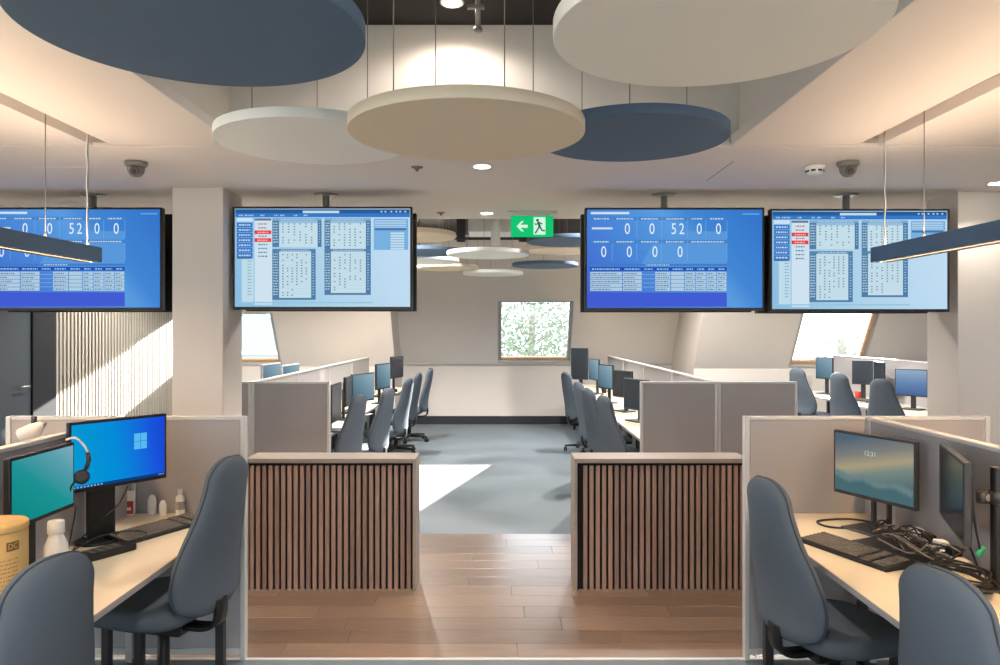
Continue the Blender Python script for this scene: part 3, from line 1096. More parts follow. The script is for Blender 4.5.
# ------------------------------------------------------------------ linear pendant lamps
for X0, lab in ((-2.072, 'long blue-grey linear lamp hanging over the left desks'), (1.942, 'long blue-grey linear lamp hanging over the right desks')):
    z0, z1 = 1.990, 2.064
    y0, y1 = -1.2, 3.77
    h = z1 - z0
    root = thing('linear_lamp', lab, 'pendant lamp', (X0, 0, z0), 0, 'linear lamps over the front desks')
    b_ = MB()
    b_.box(-.05, -.044, y0, y1, 0, h, .001, 1).box(.044, .05, y0, y1, 0, h, .001, 1)
    b_.box(-.044, .044, y0, y1, .013, h - .006)
    b_.box(-.044, -.012, y0, y1, 0, .013).box(.012, .044, y0, y1, 0, .013)
    b_.box(-.044, .044, y0, y0 + .006, 0, h).box(-.044, .044, y1 - .006, y1, 0, h)
    b_.build('body', 'lampbody', root)
    MB().box(-.042, .042, y0 + .01, y1 - .01, h - .006, h - .003).build('diffuser', 'lampdiff', root)
    for sx in (-1, 1):
        MB().box(sx * .0112 - .0008, sx * .0112 + .0008, y0 + .006, y1 - .006, .0003, .013).build('baffle', 'blackfelt', root)
    MB().box(-.010, .010, y0 + .01, y1 - .01, .0105, .0128).build('diffuser', 'lampdown', root)
    for yy in (3.73, 3.38, .6, -1.1):
        MB().cyl(0, yy, h - .003, CZ + .054 - z0, .0022, seg=6).build('suspension_wire', 'wire', root)
        MB().cyl(0, yy, h - .003, h + .028, .008, .005, 10).build('wire_grip', 'chrome', root)
    pts = [(.002 * math.sin(i * 1.3), 3.722 + .002 * math.cos(i * 1.7), h - .003 + (CZ + .05 - z1) * i / 16) for i in range(17)]
    MB().tube(pts, .003, 6).build('power_cable', 'alu', root)

# ------------------------------------------------------------------ slatted counters
def counter(x0, x1, y0, dpt, H, label, aisle):
    root = thing('slatted_counter', label, 'counter', ((x0 + x1) / 2, y0, 0))
    w2 = (x1 - x0) / 2
    e = .018
    MB().box(-w2, w2, 0, dpt, H - .028, H, .002, 1).build('worktop', 'counter', root)
    MB().box(aisle * w2 - e / 2 - aisle * e / 2, aisle * w2 + e / 2 - aisle * e / 2, 0, dpt, 0, H - .028, .0015, 1).build('end_panel', 'counter', root)
    MB().box(-aisle * w2 - e / 2 + aisle * e / 2, -aisle * w2 + e / 2 + aisle * e / 2, 0, dpt, 0, H - .028, .0015, 1).build('end_panel', 'counter', root)
    bk = MB().box(-w2 + e, w2 - e, .03, .05, .0, H - .028).build('backing', 'blackfelt', root)
    MB().box(-w2 + e, w2 - e, dpt - .02, dpt, 0, H - .028).build('rear_panel', 'counter', root)
    me = MB().box(-.0125, .0125, 0, .018, .002, H - .028 - .018, .0012, 1).mesh('slat')
    n = 26
    for i in range(n):
        x = -aisle * (w2 - .006 - e - .0125) + aisle * i * .0397
        if abs(x) < w2 - e - .014:
            mobj('slat', me, 'slat', root, (x, .012, 0))
    MB().box(-w2 + e, w2 - e, .008, .03, 0, .0018).build('plinth', 'counter', root)


CY = 4.665
counter(-1.60, at(415.5, 0, CY).x, CY, .235, .832, 'slatted wooden counter at the left of the aisle', 1)
counter(at(574.5, 0, CY).x, 1.575, CY, .235, .832, 'slatted wooden counter at the right of the aisle', -1)

# ------------------------------------------------------------------ partitions and desks
def end_screen(x0, x1, xm, y, label, H=1.215, group=None):
    """fabric end screen of a desk bank down to the floor, in two halves that meet at the spine post"""
    root = thing('partition_screen', label, 'partition', ((x0 + x1) / 2, y, 0), 0, group)
    o = -(x0 + x1) / 2
    p = .026
    for a, b in ((x0 + p, xm - p), (xm + p, x1 - p)):
        MB().box(a + o, b + o, -.016, .016, .06, H - .018, .004, 2).build('fabric_panel', 'fabric', root)
        MB().box(a + o, b + o, -.02, .02, H - .018, H, .003, 1).build('top_trim', 'alu', root)
        MB().box(a + o, b + o, -.02, .02, .03, .06, .003, 1).build('bottom_trim', 'alu', root)
    for a in (x0, xm - p, xm, x1 - p):
        MB().box(a + o + .001, a + p + o - .001, -.022, .022, 0, H, .004, 2).build('post', 'alu', root)


def spine_screen(x, y0, y1, label, H=1.215, group='spine screens between facing desks'):
    root = thing('partition_screen', label, 'partition', (x, (y0 + y1) / 2, 0), 0, group)
    hl = (y1 - y0) / 2
    MB().box(-.016, .016, -hl + .02, hl - .02, .74, H - .018, .004, 2).build('fabric_panel', 'fabric', root)
    MB().box(-.022, .022, -hl, hl, H - .018, H, .004, 2).build('top_trim', 'alu', root)
    MB().box(-.018, .018, -hl + .02, hl - .02, .70, .74, .003, 1).build('bottom_trim', 'alu', root)
    for s_ in (-1, 1):
        MB().box(-.018, .018, s_ * (hl - .012) - .009, s_ * (hl - .012) + .009, 0, H - .018, .003, 1).build('post', 'alu', root)


DZ = .735


def desk(x0, x1, y0, y1, label, group='bench desks', front=-1):
    root = thing('desk', label, 'desk', ((x0 + x1) / 2, (y0 + y1) / 2, 0), 0, group)
    w2, l2 = (x1 - x0) / 2, (y1 - y0) / 2
    MB().box(-w2, w2, -l2 + .001, l2 - .001, DZ - .025, DZ, .002, 1).build('desktop', 'desk', root)
    MB().box(front * w2 - .0015, front * w2 + .0015, -l2 + .002, l2 - .002, DZ - .024, DZ - .002).build('edge_band', 'deskedge', root)
    for sx in (-1, 1):
        for sy in (-1, 1):
            MB().box(sx * (w2 - .06) - .02, sx * (w2 - .06) + .02, sy * (l2 - .07) - .02, sy * (l2 - .07) + .02, 0, DZ - .025, .003, 1).build('leg', 'darkgrey', root)
    for sy in (-1, 1):
        MB().box(-w2 + .08, w2 - .08, sy * (l2 - .07) - .015, sy * (l2 - .07) + .015, DZ - .075, DZ - .026).build('rail', 'darkgrey', root)
    return root


# front banks: screen across the far end, desks running towards the camera
FY = 3.70
PL = (-2.455, -1.262, -1.83)
PR = (1.222, 2.445, 1.85)
end_screen(PL[0], PL[1], PL[2], FY, 'beige end partition across the far end of the left front desks')
end_screen(PR[0], PR[1], PR[2], FY, 'beige end partition across the far end of the right front desks')
for side, xm in (('left', PL[2]), ('right', PR[2])):
    spine_screen(xm, 2.10, FY - .024, 'low spine partition along the %s front desks, far half' % side)
    spine_screen(xm, .52, 2.10, 'low spine partition along the %s front desks, near half' % side)
ys = ((2.10, FY - .024), (.52, 2.10))
for (a, b, fr, nm) in ((PL[2] + .02, PL[1] - .035, 1, 'left front bank, aisle side'), (PL[0] + .005, PL[2] - .02, -1, 'left front bank, wall side'), (PR[0] + .03, PR[2] - .02, -1, 'right front bank, aisle side'), (PR[2] + .02, PR[1] - .005, 1, 'right front bank, wall side')):
    for (u, v), far in zip(ys, ('far', 'near')):
        desk(a, b, u, v, '%s desk of the %s' % (far, nm), front=fr)

# rear banks
BY = 6.14
BL = (-2.70, -1.40, -2.05)
BR = (1.17, 2.47, 1.81)
end_screen(BL[0], BL[1], BL[2], BY, 'grey end partition behind the left slatted counter')
end_screen(BR[0], BR[1], BR[2], BY, 'grey end partition behind the right slatted counter')
seg = (12.2 - BY - .024) / 4
ordn = ('first', 'second', 'third', 'fourth')
segl = (11.6 - BY - .024) / 4
for nm, P_, sg in (('left', BL, segl), ('right', BR, seg)):
    for i in range(4):
        y0 = BY + .024 + i * sg
        spine_screen(P_[2], y0, y0 + sg, '%s spine partition from the end screen, %s rear desks' % (ordn[i], nm))
        desk(P_[0] + .005, P_[2] - .02, y0, y0 + sg, '%s rear desk from the end screen, left bank wall side' % ordn[i] if nm == 'left' else '%s rear desk from the end screen, right bank aisle side' % ordn[i], front=-1)
        desk(P_[2] + .02, P_[1] - (.06 if nm == 'left' else .005), y0, y0 + sg, '%s rear desk from the end screen, left bank aisle side' % ordn[i] if nm == 'left' else '%s rear desk from the end screen, right bank wall side' % ordn[i], front=1)

# far-right bank
FX = 4.95
for i in range(3):
    y0 = 7.2 + i * 1.25
    spine_screen(FX, y0, y0 + 1.25, '%s spine partition of the far right desks under the roof window' % ordn[i], 1.27)
    desk(FX - .66, FX - .02, y0, y0 + 1.25, '%s aisle-side desk of the far right bank under the roof window' % ordn[i], front=-1)
    desk(FX + .02, FX + .66, y0, y0 + 1.25, '%s wall-side desk of the far right bank under the roof window' % ordn[i], front=1)

# ------------------------------------------------------------------ office chair
def superring(cx, cy, z, a, b, n=28, e=2.6, wrap=0.0):
    out = []
    for k in range(n):
        t = 2 * math.pi * k / n
        c, s_ = math.cos(t), math.sin(t)
        x = a * math.copysign(abs(c) ** (2 / e), c)
        y = b * math.copysign(abs(s_) ** (2 / e), s_)
        out.append((cx + x, cy + y + wrap * x * x, z))
    return out


BW = [(0, .165), (.08, .198), (.2, .222), (.34, .220), (.5, .192), (.65, .158), (.8, .134), (.92, .126), (1, .118)]
BYY = [(0, -.235), (.2, -.228), (.4, -.245), (.6, -.275), (.8, -.300), (1, -.318)]


def make_chair():
    root = thing('office_chair', 'x', 'chair')
    Z0, Z1 = .435, 1.075
    rings, seamL, seamR = [], [], []
    n = 44
    for i in range(n + 1):
        t = .5 - .5 * math.cos(math.pi * i / n)
        z = Z0 + (Z1 - Z0) * t
        a, yc = lerp_table(BW, t), lerp_table(BYY, t)
        b = .046
        # rounded ends
        d0, d1 = (z - Z0) / .075, (Z1 - z) / .085
        for d in (d0, d1):
            if d < 1:
                q = math.sqrt(max(0, 1 - (1 - d) ** 2))
                a *= .20 + .80 * q
                b *= .30 + .70 * q
        rings.append(superring(0, yc, z, a, b, 32, 2.5, .55))
        seamL.append((-a * 1.0, yc + .55 * a * a - .004, z))
        seamR.append((a * 1.0, yc + .55 * a * a - .004, z))
    bk = MB().rings(rings).build('backrest', 'chair', root)
    MB().tube(seamL + seamR[::-1], .0035, 6, closed=True).build('piping', 'piping', bk)
    # seat cushion: rounded, front edge falling
    r2 = []
    for z, k in ((.405, .86), (.415, .95), (.435, 1.0), (.46, 1.0), (.475, .97), (.485, .90), (.488, .75)):
        r2.append([(p[0], p[1], z - (.02 * max(0, p[1] - .1) / .14 if z > .44 else 0)) for p in superring(0, .03, z, .238 * k, .235 * k, 36, 3.6)])
    MB().rings(r2).build('seat', 'chair', root)
    MB().rings([superring(0, .03, .38, .16, .16, 24, 3), superring(0, .03, .404, .20, .20, 24, 3)]).build('seat_pan', 'black', root)
    # back bar
    t = MB()
    pts = smooth_path([(0, -.10, .365), (0, -.20, .364), (0, -.255, .385), (0, -.272, .43), (0, -.270, .49)], 5)
    rr = []
    for i, p in enumerate(pts):
        d = (pts[min(i + 1, len(pts) - 1)] - pts[max(i - 1, 0)]).normalized()
        u = Vector((1, 0, 0))
        v = d.cross(u)
        rr.append([p + u * .036 + v * .009, p - u * .036 + v * .009, p - u * .036 - v * .009, p + u * .036 - v * .009])
    t.rings(rr)
    t.build('back_bar', 'black', root)
    MB().box(-.06, .06, -.12, .10, .33, .379, .01).build('mechanism', 'black', root)
    MB().tube([(.06, .02, .355), (.17, .03, .352), (.24, .04, .346)], .006, 8).build('lever', 'black', root)
    MB().cyl(0, 0, .10, .33, .028, .024, 18).build('gas_column', 'black', root)
    MB().cyl(0, 0, .06, .115, .045, .038, 20, bev=.004).build('hub', 'black', root)
    leg = MB()
    rings = []
    for d, wd, h0, h1 in ((.03, .028, .062, .108), (.16, .022, .066, .098), (.30, .014, .062, .082)):
        rings.append([(-wd, d, h0), (wd, d, h0), (wd * .7, d, h1), (-wd * .7, d, h1)])
    lm = leg.rings(rings).mesh('leg')
    for p in lm.polygons:
        p.use_smooth = False
    cm = MB()
    for s_ in (-1, 1):
        cm.cyl(0, 0, -.008, .008, .028, seg=16, mtx=Matrix.Translation((s_ * .013, .0, .028)) @ Matrix.Rotation(R(90), 4, 'Y'), bev=.003)
    cm.cyl(0, 0, .028, .07, .008, seg=10)
    cm = cm.mesh('castor')
    for k in range(5):
        a = k * 2 * math.pi / 5 + .3
        lo = mobj('leg', lm, 'black', root, (0, 0, 0), a)
        mobj('castor', cm, 'black', lo, (0, .29, 0), .7 * k)
    return root


proto = make_chair()
used = [False]


def chair(x, y, deg, label, dz=0.0, group='slate blue office chairs', lift=0.0):
    o = proto if not used[0] else copy_tree(proto)
    used[0] = True
    o.location = (x, y, 0)
    o.rotation_euler = (0, 0, R(deg))
    tag(o, label, 'chair', group)
    if True:
        for ch in o.children:
            if ch.name.split('.')[0] in ('backrest', 'seat', 'seat_pan', 'back_bar', 'mechanism', 'lever'):
                ch.location.z = lift
            elif ch.name.split('.')[0] == 'gas_column':
                ch.scale.z = 1 + lift / .33
                ch.location.z = 0
    return o


chair(-1.415, 3.12, 77, 'slate blue office chair at the far desk of the left front bank', lift=.05)
chair(1.372, 3.03, -77, 'slate blue office chair at the far desk of the right front bank', lift=-.02)
chair(-1.395, 1.90, 74, 'nearest slate blue chair, at the bottom left corner of the picture', lift=.018)
chair(1.36, 1.86, -74, 'nearest slate blue chair, at the bottom right corner of the picture', lift=0)
for i, (px, D, a) in enumerate(((352, 6.58, 72), (381, 7.30, 76), (402, 8.7, 78), (412, 9.8, 80), (424, 10.9, 86))):
    x = at(px, 0, D).x - .22
    chair(x, D + .02, a, '%s chair from the end screen in the row along the left rear desks' % ('first', 'second', 'third', 'fourth', 'fifth')[i], group='chairs along the left rear desks')
for i, (px, D, a) in enumerate(((606, 6.45, -74), (590, 7.2, -74), (581, 8.1, -78), (567, 10.0, -70))):
    x = at(px, 0, D).x + .27
    chair(x, D + .02, a, '%s chair from the end screen in the row along the right rear desks' % ('first', 'second', 'third', 'fourth')[i], group='chairs along the right rear desks')
for i, (px, D, a) in enumerate(((882, 7.6, -62), (843, 8.6, -70), (800, 9.75, -66))):
    x = at(px, 0, D).x + .20
    chair(x, D + .02, a, '%s chair at the far right desks below the roof window' % ('nearest', 'middle', 'farthest')[i], lift=.07, group='chairs at the far right desks')

# ------------------------------------------------------------------ monitors
def monitor(x, y, zc, wd, ht, rz, label, scr, stand='post', base_z=DZ, lean=0, body='black', roll=0, group=None, pr=None):
    """display facing local -Y; stands at (x, y)"""
    root = thing('monitor', label, 'monitor', (x, y, base_z), rz, group)
    h = zc - base_z
    mt = Matrix.Translation((0, 0, h)) @ Matrix.Rotation(roll, 4, 'Y') @ Matrix.Rotation(lean, 4, 'X')
    w2, h2 = wd / 2, ht / 2
    MB().box(-w2, w2, -.006, .018, -h2, h2, .004, 2, mtx=mt).box(-w2 * .6, w2 * .6, .018, .04, -h2 * .6, h2 * .6, .008, 2, mtx=mt).build('casing', body, root)
    bz = .011
    d = MB().box(-w2 + bz, w2 - bz, -.0075, -.0055, -h2 + bz * 1.5, h2 - bz)
    sc = d.build('display_panel', scr, root)
    sc.matrix_local = mt
    if pr:
        L = Layers(sc)
        pr(L, w2 - bz, h2 - bz)
        for col, mb in L.d.items():
            o = mb.build('display_print', E(*col), sc)
            o['kind'] = 'stuff'
            o.location.y = -.0078
    if stand == 'post':
        MB().box(-.028, .028, .042, .062, .008, h + .02, .004, 1).build('stand', body, root)
        MB().box(-.11, .11, -.06, .11, 0, .012, .004, 1).build('base', body, root)
    elif stand == 'wide':
        MB().box(-.115, .005, .042, .062, .01, h + .04, .004, 1).build('stand', body, root)
        MB().rings([superring(-.05, .04, 0, .115, .085, 28, 2.2), superring(-.05, .04, .012, .11, .08, 28, 2.2)]).build('base', body, root)
    elif stand == 'wishbone':
        for s_ in (-1, 1):
            MB().box(s_ * .04 - .010, s_ * .04 + .010, .040, .062, .008, h - h2 + .06, .004, 1).build('stand', body, root)
        MB().box(-.05, .05, .038, .062, h - h2 + .01, h - h2 + .06, .004, 1).build('yoke', body, root)
        MB().box(-.12, .12, -.07, .10, 0, .010, .004, 1).build('base', body, root)
    return root


def win_print(L, w2, h2):
    # bright four-part window mark with a beam of light, and the task bar along the bottom
    for i in (0, 1):
        for j in (0, 1):
            u0 = .060 + i * .030
            v0 = .002 + j * .036
            L.rect(u0, v0, u0 + .028, v0 + .034, (88, 186, 238), 1)
    L.rect(-w2, -h2 + .006, w2, -h2 + .018, (14, 60, 120), 1)
    for k_ in range(9):
        L.rect(-w2 + .006 + k_ * .014, -h2 + .009, -w2 + .013 + k_ * .014, -h2 + .015, (150, 190, 220), 2)
    for k_ in range(4):
        L.rect(w2 - .03 + k_ * .007, -h2 + .010, w2 - .026 + k_ * .007, -h2 + .014, (150, 190, 220), 2)


def hill_print(L, w2, h2):
    rnd = random.Random(5)
    n = 46
    for col, base, lay in (((104, 128, 130), .078, 1), ((72, 104, 112), .052, 2)):
        for k_ in range(n):
            u = -w2 + 2 * w2 * k_ / n
            du = 2 * w2 / n
            h = base + .008 * math.sin(k_ * .35 + lay) - .012 * k_ / n
            v0 = -h2 + .006
            L.rect(u, v0, u + du, v0 + h, col, lay)
            L.poly([(u, v0 + h), (u + du, v0 + h), (u + du * .6, v0 + h + rnd.uniform(.008, .022)), (u + du * .4, v0 + h + rnd.uniform(.008, .018))], col, lay)
    L.text('12:31', -.01, .062, .030, (196, 206, 206), 3)


def place_monitor(pl, Dl, pr_, Dr, zc, ht, label, scr, **kw):
    """monitor whose left/right edges stand at photo columns pl/pr_ at distances Dl/Dr"""
    a, b = at(pl, 0, Dl), at(pr_, 0, Dr)
    wd = math.hypot(b.x - a.x, b.y - a.y)
    rz = math.atan2(b.y - a.y, b.x - a.x)
    return monitor((a.x + b.x) / 2, (a.y + b.y) / 2, zc, wd, ht, rz, label, scr, **kw)


place_monitor(68, 3.05, 166, 3.40, 1.115, .295, 'monitor with bright blue desktop screen on the left front desk', 'scr_win', stand='wide', roll=R(0), pr=win_print, group='front desk monitors')
place_monitor(8, 2.55, 73, 2.93, 1.075, .255, 'monitor with dull teal screen, left of the bright blue one', 'scr_teal', stand='post', group='front desk monitors')
place_monitor(834.5, 3.52, 917, 3.13, 1.025, .295, 'monitor with dusk landscape lock screen on the right front desk', 'scr_hill', stand='wishbone', pr=hill_print, group='front desk monitors', body='darkgrey')
m2 = place_monitor(941, 2.95, 966, 2.50, 1.055, .285, 'monitor seen nearly edge-on, held by the black pole arm', 'screen_off', stand=None, body='darkgrey', group='front desk monitors')
# pole arm behind it
pa = thing('monitor_pole', 'black pole with clamp arm at the right picture edge', 'monitor stand', (1.75, 2.60, DZ))
MB().cyl(0, 0, .0, .012, .05, seg=24, bev=.003).build('base_plate', 'black', pa)
MB().cyl(0, 0, .012, .43, .021, seg=20, bev=.003).build('pole', 'black', pa)
MB().cyl(0, 0, .30, .345, .028, seg=20).build('clamp_ring', 'darkgrey', pa)
MB().tube([(-.025, 0, .322), (-.055, .02, .322)], .014, 10).build('arm', 'chrome', pa)
MB().cyl(0, 0, -.02, .02, .018, seg=16, mtx=Matrix.Translation((-.045, .013, .322))).build('joint', 'darkgrey', pa)
# rear-desk monitors, other side of the front banks
place_monitor(935, 3.2, 985, 2.75, 1.0, .28, 'top of a dark monitor behind the right front spine partition', 'screen_off', stand='post', group='monitors behind the front spines').location.x = 2.12

for i, (pl, Dl, pr_, Dr, zc, ht, scr, lab) in enumerate((
        (331, 6.45, 341, 6.85, .99, .34, 'screen_off', 'thin dark monitor just past the end screen, left rear desks'),
        (345, 7.35, 352, 7.62, 1.02, .30, 'screen_off', 'narrow edge-on monitor, left rear desks'),
        (352, 7.65, 374, 8.05, 1.03, .30, 'scr_dim', 'pale glowing monitor, left rear desks, biggest in the row'),
        (376, 8.9, 390, 9.3, 1.07, .31, 'scr_dim', 'blue-grey monitor behind the pale one, left rear desks'),
        (391, 10.1, 403, 10.5, 1.12, .30, 'screen_off', 'dark monitor farthest along the left rear desks'))):
    place_monitor(pl, Dl, pr_, Dr, zc, ht, lab, scr, group='monitors on the left rear desks')
for i, (pl, Dl, pr_, Dr, zc, ht, scr, lab) in enumerate((
        (571, 11.35, 588, 11.2, 1.12, .48, 'screen_off', 'tall dark upright monitor at the far end, right rear desks'),
        (589, 10.6, 599, 10.2, 1.08, .30, 'scr_dim', 'small pale monitor beside the tall upright one'),
        (599, 9.3, 613, 9.0, 1.06, .30, 'scr_dim', 'blue-grey monitor in the middle of the right rear row'),
        (613, 8.35, 632, 8.05, 1.04, .30, 'screen_off', 'dark monitor in the middle of the right rear row'),
        (624, 7.5, 648, 7.15, 1.00, .31, 'screen_off', 'dark monitor just past the end screen, right rear desks'))):
    place_monitor(pl, Dl, pr_, Dr, zc, ht, lab, scr, group='monitors on the right rear desks', body='darkgrey')
for i, (pl, Dl, pr_, Dr, zc, ht, scr, lab) in enumerate((
        (816, 10.55, 833, 10.3, 1.10, .31, 'scr_dim', 'left monitor on the far right desks under the roof window'),
        (852, 9.6, 873, 9.45, 1.09, .31, 'screen_off', 'grey monitor, third from right on the far right desks'),
        (874, 9.4, 884, 9.0, 1.10, .29, 'screen_off', 'narrow turned monitor on the far right desks'),
        (895, 8.55, 928, 8.25, 1.04, .31, ramp_screen('display_far', [(0, srgb(70, 100, 150)), (.5, srgb(104, 136, 178)), (1, srgb(150, 176, 200))], (0, 0, 1), -.15, .15), 'blue lit monitor beside the right column on the far right desks'))):
    place_monitor(pl, Dl, pr_, Dr, zc, ht, lab, scr, group='monitors on the far right desks', body='darkgrey')
# backs on the wall side of the left rear bank
place_monitor(262, 6.9, 280, 7.35, 1.17, .30, 'pale monitor top above the left grey end partition, left one', 'scr_dim', group='monitors on the wall side, left rear bank', body='white')
place_monitor(282, 7.5, 299, 8.0, 1.13, .30, 'pale monitor top above the left grey end partition, right one', 'scr_dim', group='monitors on the wall side, left rear bank', body='white')

# ------------------------------------------------------------------ keyboards
def make_keyboard():
    root = thing('keyboard', 'x', 'keyboard')
    MB().rings([[(-.22, -.075, 0), (.22, -.075, 0), (.22, .075, 0), (-.22, .075, 0)], [(-.22, -.075, .012), (.22, -.075, .012), (.22, .075, .024), (-.22, .075, .024)],
                [(-.216, -.071, .014), (.216, -.071, .014), (.216, .071, .026), (-.216, .071, .026)]]).build('tray', 'black', root)
    for p in root.children[0].data.polygons:
        p.use_smooth = False
    mb = MB()
    for r in range(6):
        for c_ in range(22):
            if c_ in (15, 18) or (r == 0 and 3 < c_ < 9):
                continue
            x = -.205 + c_ * .0193
            y = -.058 + r * .0226
            z = .0145 + (y + .075) / .15 * .012
            mb.box(x - .0082, x + .0082, y - .0096, y + .0096, z, z + .006, .0015, 1)
    x = -.205 + 6 * .0193
    mb.box(x - .048, x + .048, -.0676, -.0484, .0155, .0215, .0015, 1)
    k_ = mb.build('keys', 'keys', root)
    k_['kind'] = 'stuff'
    return root


kbp = make_keyboard()
kbu = [False]


def keyboard(x, y, deg, label, group='black keyboards'):
    o = kbp if not kbu[0] else copy_tree(kbp)
    kbu[0] = True
    o.location = (x, y, DZ + .0005)
    o.rotation_euler = (0, 0, R(deg))
    tag(o, label, 'keyboard', group)


def on_desk(px, py, z=DZ):
    D = (CAMZ - z) * F / (py - VY)
    return at(px, py, D)


p = on_desk(160, 531)
keyboard(p.x, p.y, 63, 'black keyboard on the left front desk')
p = on_desk(853, 554)
keyboard(p.x, p.y, -68, 'black keyboard on the right front desk')
for i, (px, py, a, lab) in enumerate(((352, 412, 90, 'keyboard nearest the end screen on the left rear desks'), (382, 396, 90, 'farther keyboard on the left rear desks'),
                                      (636, 407, -90, 'keyboard nearest the end screen on the right rear desks'), (622, 396, -90, 'second keyboard on the right rear desks'), (605, 386, -90, 'farthest keyboard on the right rear desks'),
                                      (868, 402, -80, 'keyboard on the far right desks'))):
    p = on_desk(px, py)
    keyboard(p.x, p.y, a, lab)

# ------------------------------------------------------------------ left front desk objects
# a second black thing under the blue monitor: flat dock with ports
dk = thing('docking_station', 'flat black docking station below the bright blue monitor', 'docking station', (on_desk(98, 557).x, on_desk(98, 557).y, DZ), R(60))
MB().box(-.14, .14, -.045, .045, .0005, .028, .006).build('body', 'black', dk)
for k in range(6):
    MB().box(-.11 + k * .035, -.09 + k * .035, -.03, .03, .028, .0295, .0005, 1).build('button_row', 'keys', dk)

p = Vector((at(56, 0, 2.62).x, 2.62, DZ))
bt = thing('water_bottle', 'white water bottle standing before the teal monitor', 'bottle', p)
MB().lathe([(.036, .0005), (.040, .006), (.040, .12), (.038, .150), (.026, .178), (.023, .186), (.023, .192)], 28).build('body', 'white', bt)
MB().lathe([(.0265, .193), (.0275, .196), (.0275, .232), (.025, .237), (.001, .238)], 28).build('cap', 'white', bt)
p = Vector((at(-9, 0, 2.32).x, 2.32, DZ))
cn = thing('canister', 'kraft cardboard canister with brown print at the left edge', 'canister', p)
MB().lathe([(.098, .0005), (.1, .004), (.1, .285)], 72).build('tube', 'kraft', cn)
MB().lathe([(.1005, .286), (.102, .290), (.102, .304), (.098, .308), (.001, .308)], 40).build('lid', 'kraft', cn)
ang0 = math.atan2(-p.y, -p.x)


def on_cyl(mb, u, z, du, dzz, r):
    n = max(1, int(du / .004))
    for k in range(n):
        a, b = u - du + 2 * du * k / n, u - du + 2 * du * (k + 1) / n
        mb.quad([(r * math.cos(ang0 + q / r), r * math.sin(ang0 + q / r), zz) for q, zz in ((a, z - dzz), (b, z - dzz), (b, z + dzz), (a, z + dzz))])


mb = MB()
rnd = random.Random(3)
on_cyl(mb, .060, .245, .020, .014, .1008)
for r in range(14):
    u = .004
    while u < .078:
        l = rnd.uniform(.002, .007)
        on_cyl(mb, u, .205 - r * .0125, l / 2, .0014, .1008)
        u += l + .003
mb.build('print', 'ink', cn)['kind'] = 'stuff'
mb = MB()
vs, fs = text_geo('DC')
bv = [mb.bm.verts.new((.1014 * math.cos(ang0 + (.060 + v.x * .022) / .1014), .1014 * math.sin(ang0 + (.060 + v.x * .022) / .1014), .245 + v.y * .024)) for v in vs]
for f in fs:
    mb.bm.faces.new([bv[i] for i in f])
mb.build('lettering', 'kraft', cn)


def small_bottle(px, py, h, r, label, capm='white', flat=False):
    p = on_desk(px, py)
    t = thing('small_bottle', label, 'bottle', p, 0, 'small white bottles by the left end partition')
    if flat:
        MB().rings([superring(0, 0, z, r * k, r * .6 * k, 20, 2.4) for z, k in ((.0005, .9), (.006, 1), (h * .7, 1), (h * .9, .75), (h, .4))]).build('body', 'white', t)
    else:
        MB().lathe([(r * .95, .0005), (r, .004), (r, h * .68), (r * .5, h * .78), (r * .5, h * .80)], 20).build('body', 'white', t)
        MB().lathe([(r * .55, h * .80), (r * .55, h * .98), (r * .5, h)], 16).build('cap', capm, t)
    MB().lathe([(r * 1.01, h * .2), (r * 1.015, h * .22), (r * 1.015, h * .5), (r * 1.01, h * .52)], 20).build('sticker', 'deskedge' if not flat else 'paper', t) if not flat else None


small_bottle(152, 515, .10, .021, 'squat white bottle, left of three by the end partition', flat=True)
small_bottle(163, 515.5, .075, .018, 'small plain white tub, middle of three by the end partition', flat=True)
small_bottle(180.5, 514, .125, .022, 'white spray bottle with label, right of three by the end partition')
p = on_desk(124, 516.5)
cd = thing('card_packet', 'red and white packet leaning below the blue monitor', 'packet', p, R(8))
MB().box(-.05, .05, -.003, .006, .0005, .125, .002, 1).build('card', 'paper', cd)
for u in (-.026, .022):
    MB().box(u - .022, u + .022, -.0045, -.003, .012, .075 + (.02 if u < 0 else 0), .0003, 1).build('red_panel', 'red', cd)
    MB().box(u - .012, u + .012, -.0055, -.0045, .03, .045).build('print_block', 'paper', cd)

# headset hanging on the corner of the blue monitor
hd = thing('headset', 'black headset hanging at the left corner of the blue monitor', 'headset', at(83, 0, 2.93))
zz = lambda py: at(0, py, 2.93).z
xx = lambda px: at(px, 0, 2.93).x - hd.location.x
pts = smooth_path([(xx(66), .0, zz(440)), (xx(76), 0, zz(438)), (xx(85), 0, zz(447)), (xx(89), 0, zz(458)), (xx(85), 0, zz(470))], 6)
hd.location.z = 0
MB().tube(pts, .0045, 8).build('headband', 'alu', hd)
MB().tube([(xx(88), -.004, zz(452)), (xx(89.5), -.004, zz(460)), (xx(86.5), -.004, zz(469))], .009, 8).build('band_pad', 'darkgrey', hd)
MB().cyl(0, 0, -.018, .018, .030, .026, 20, Matrix.Translation((xx(83), -.01, zz(476))) @ Matrix.Rotation(R(70), 4, 'X') @ Matrix.Rotation(R(25), 4, 'Y'), bev=.005).build('ear_cup', 'black', hd)
MB().tube([(xx(80), -.02, zz(478)), (xx(76), -.03, zz(484)), (xx(74), -.03, zz(490))], .004, 6).build('microphone', 'black', hd)

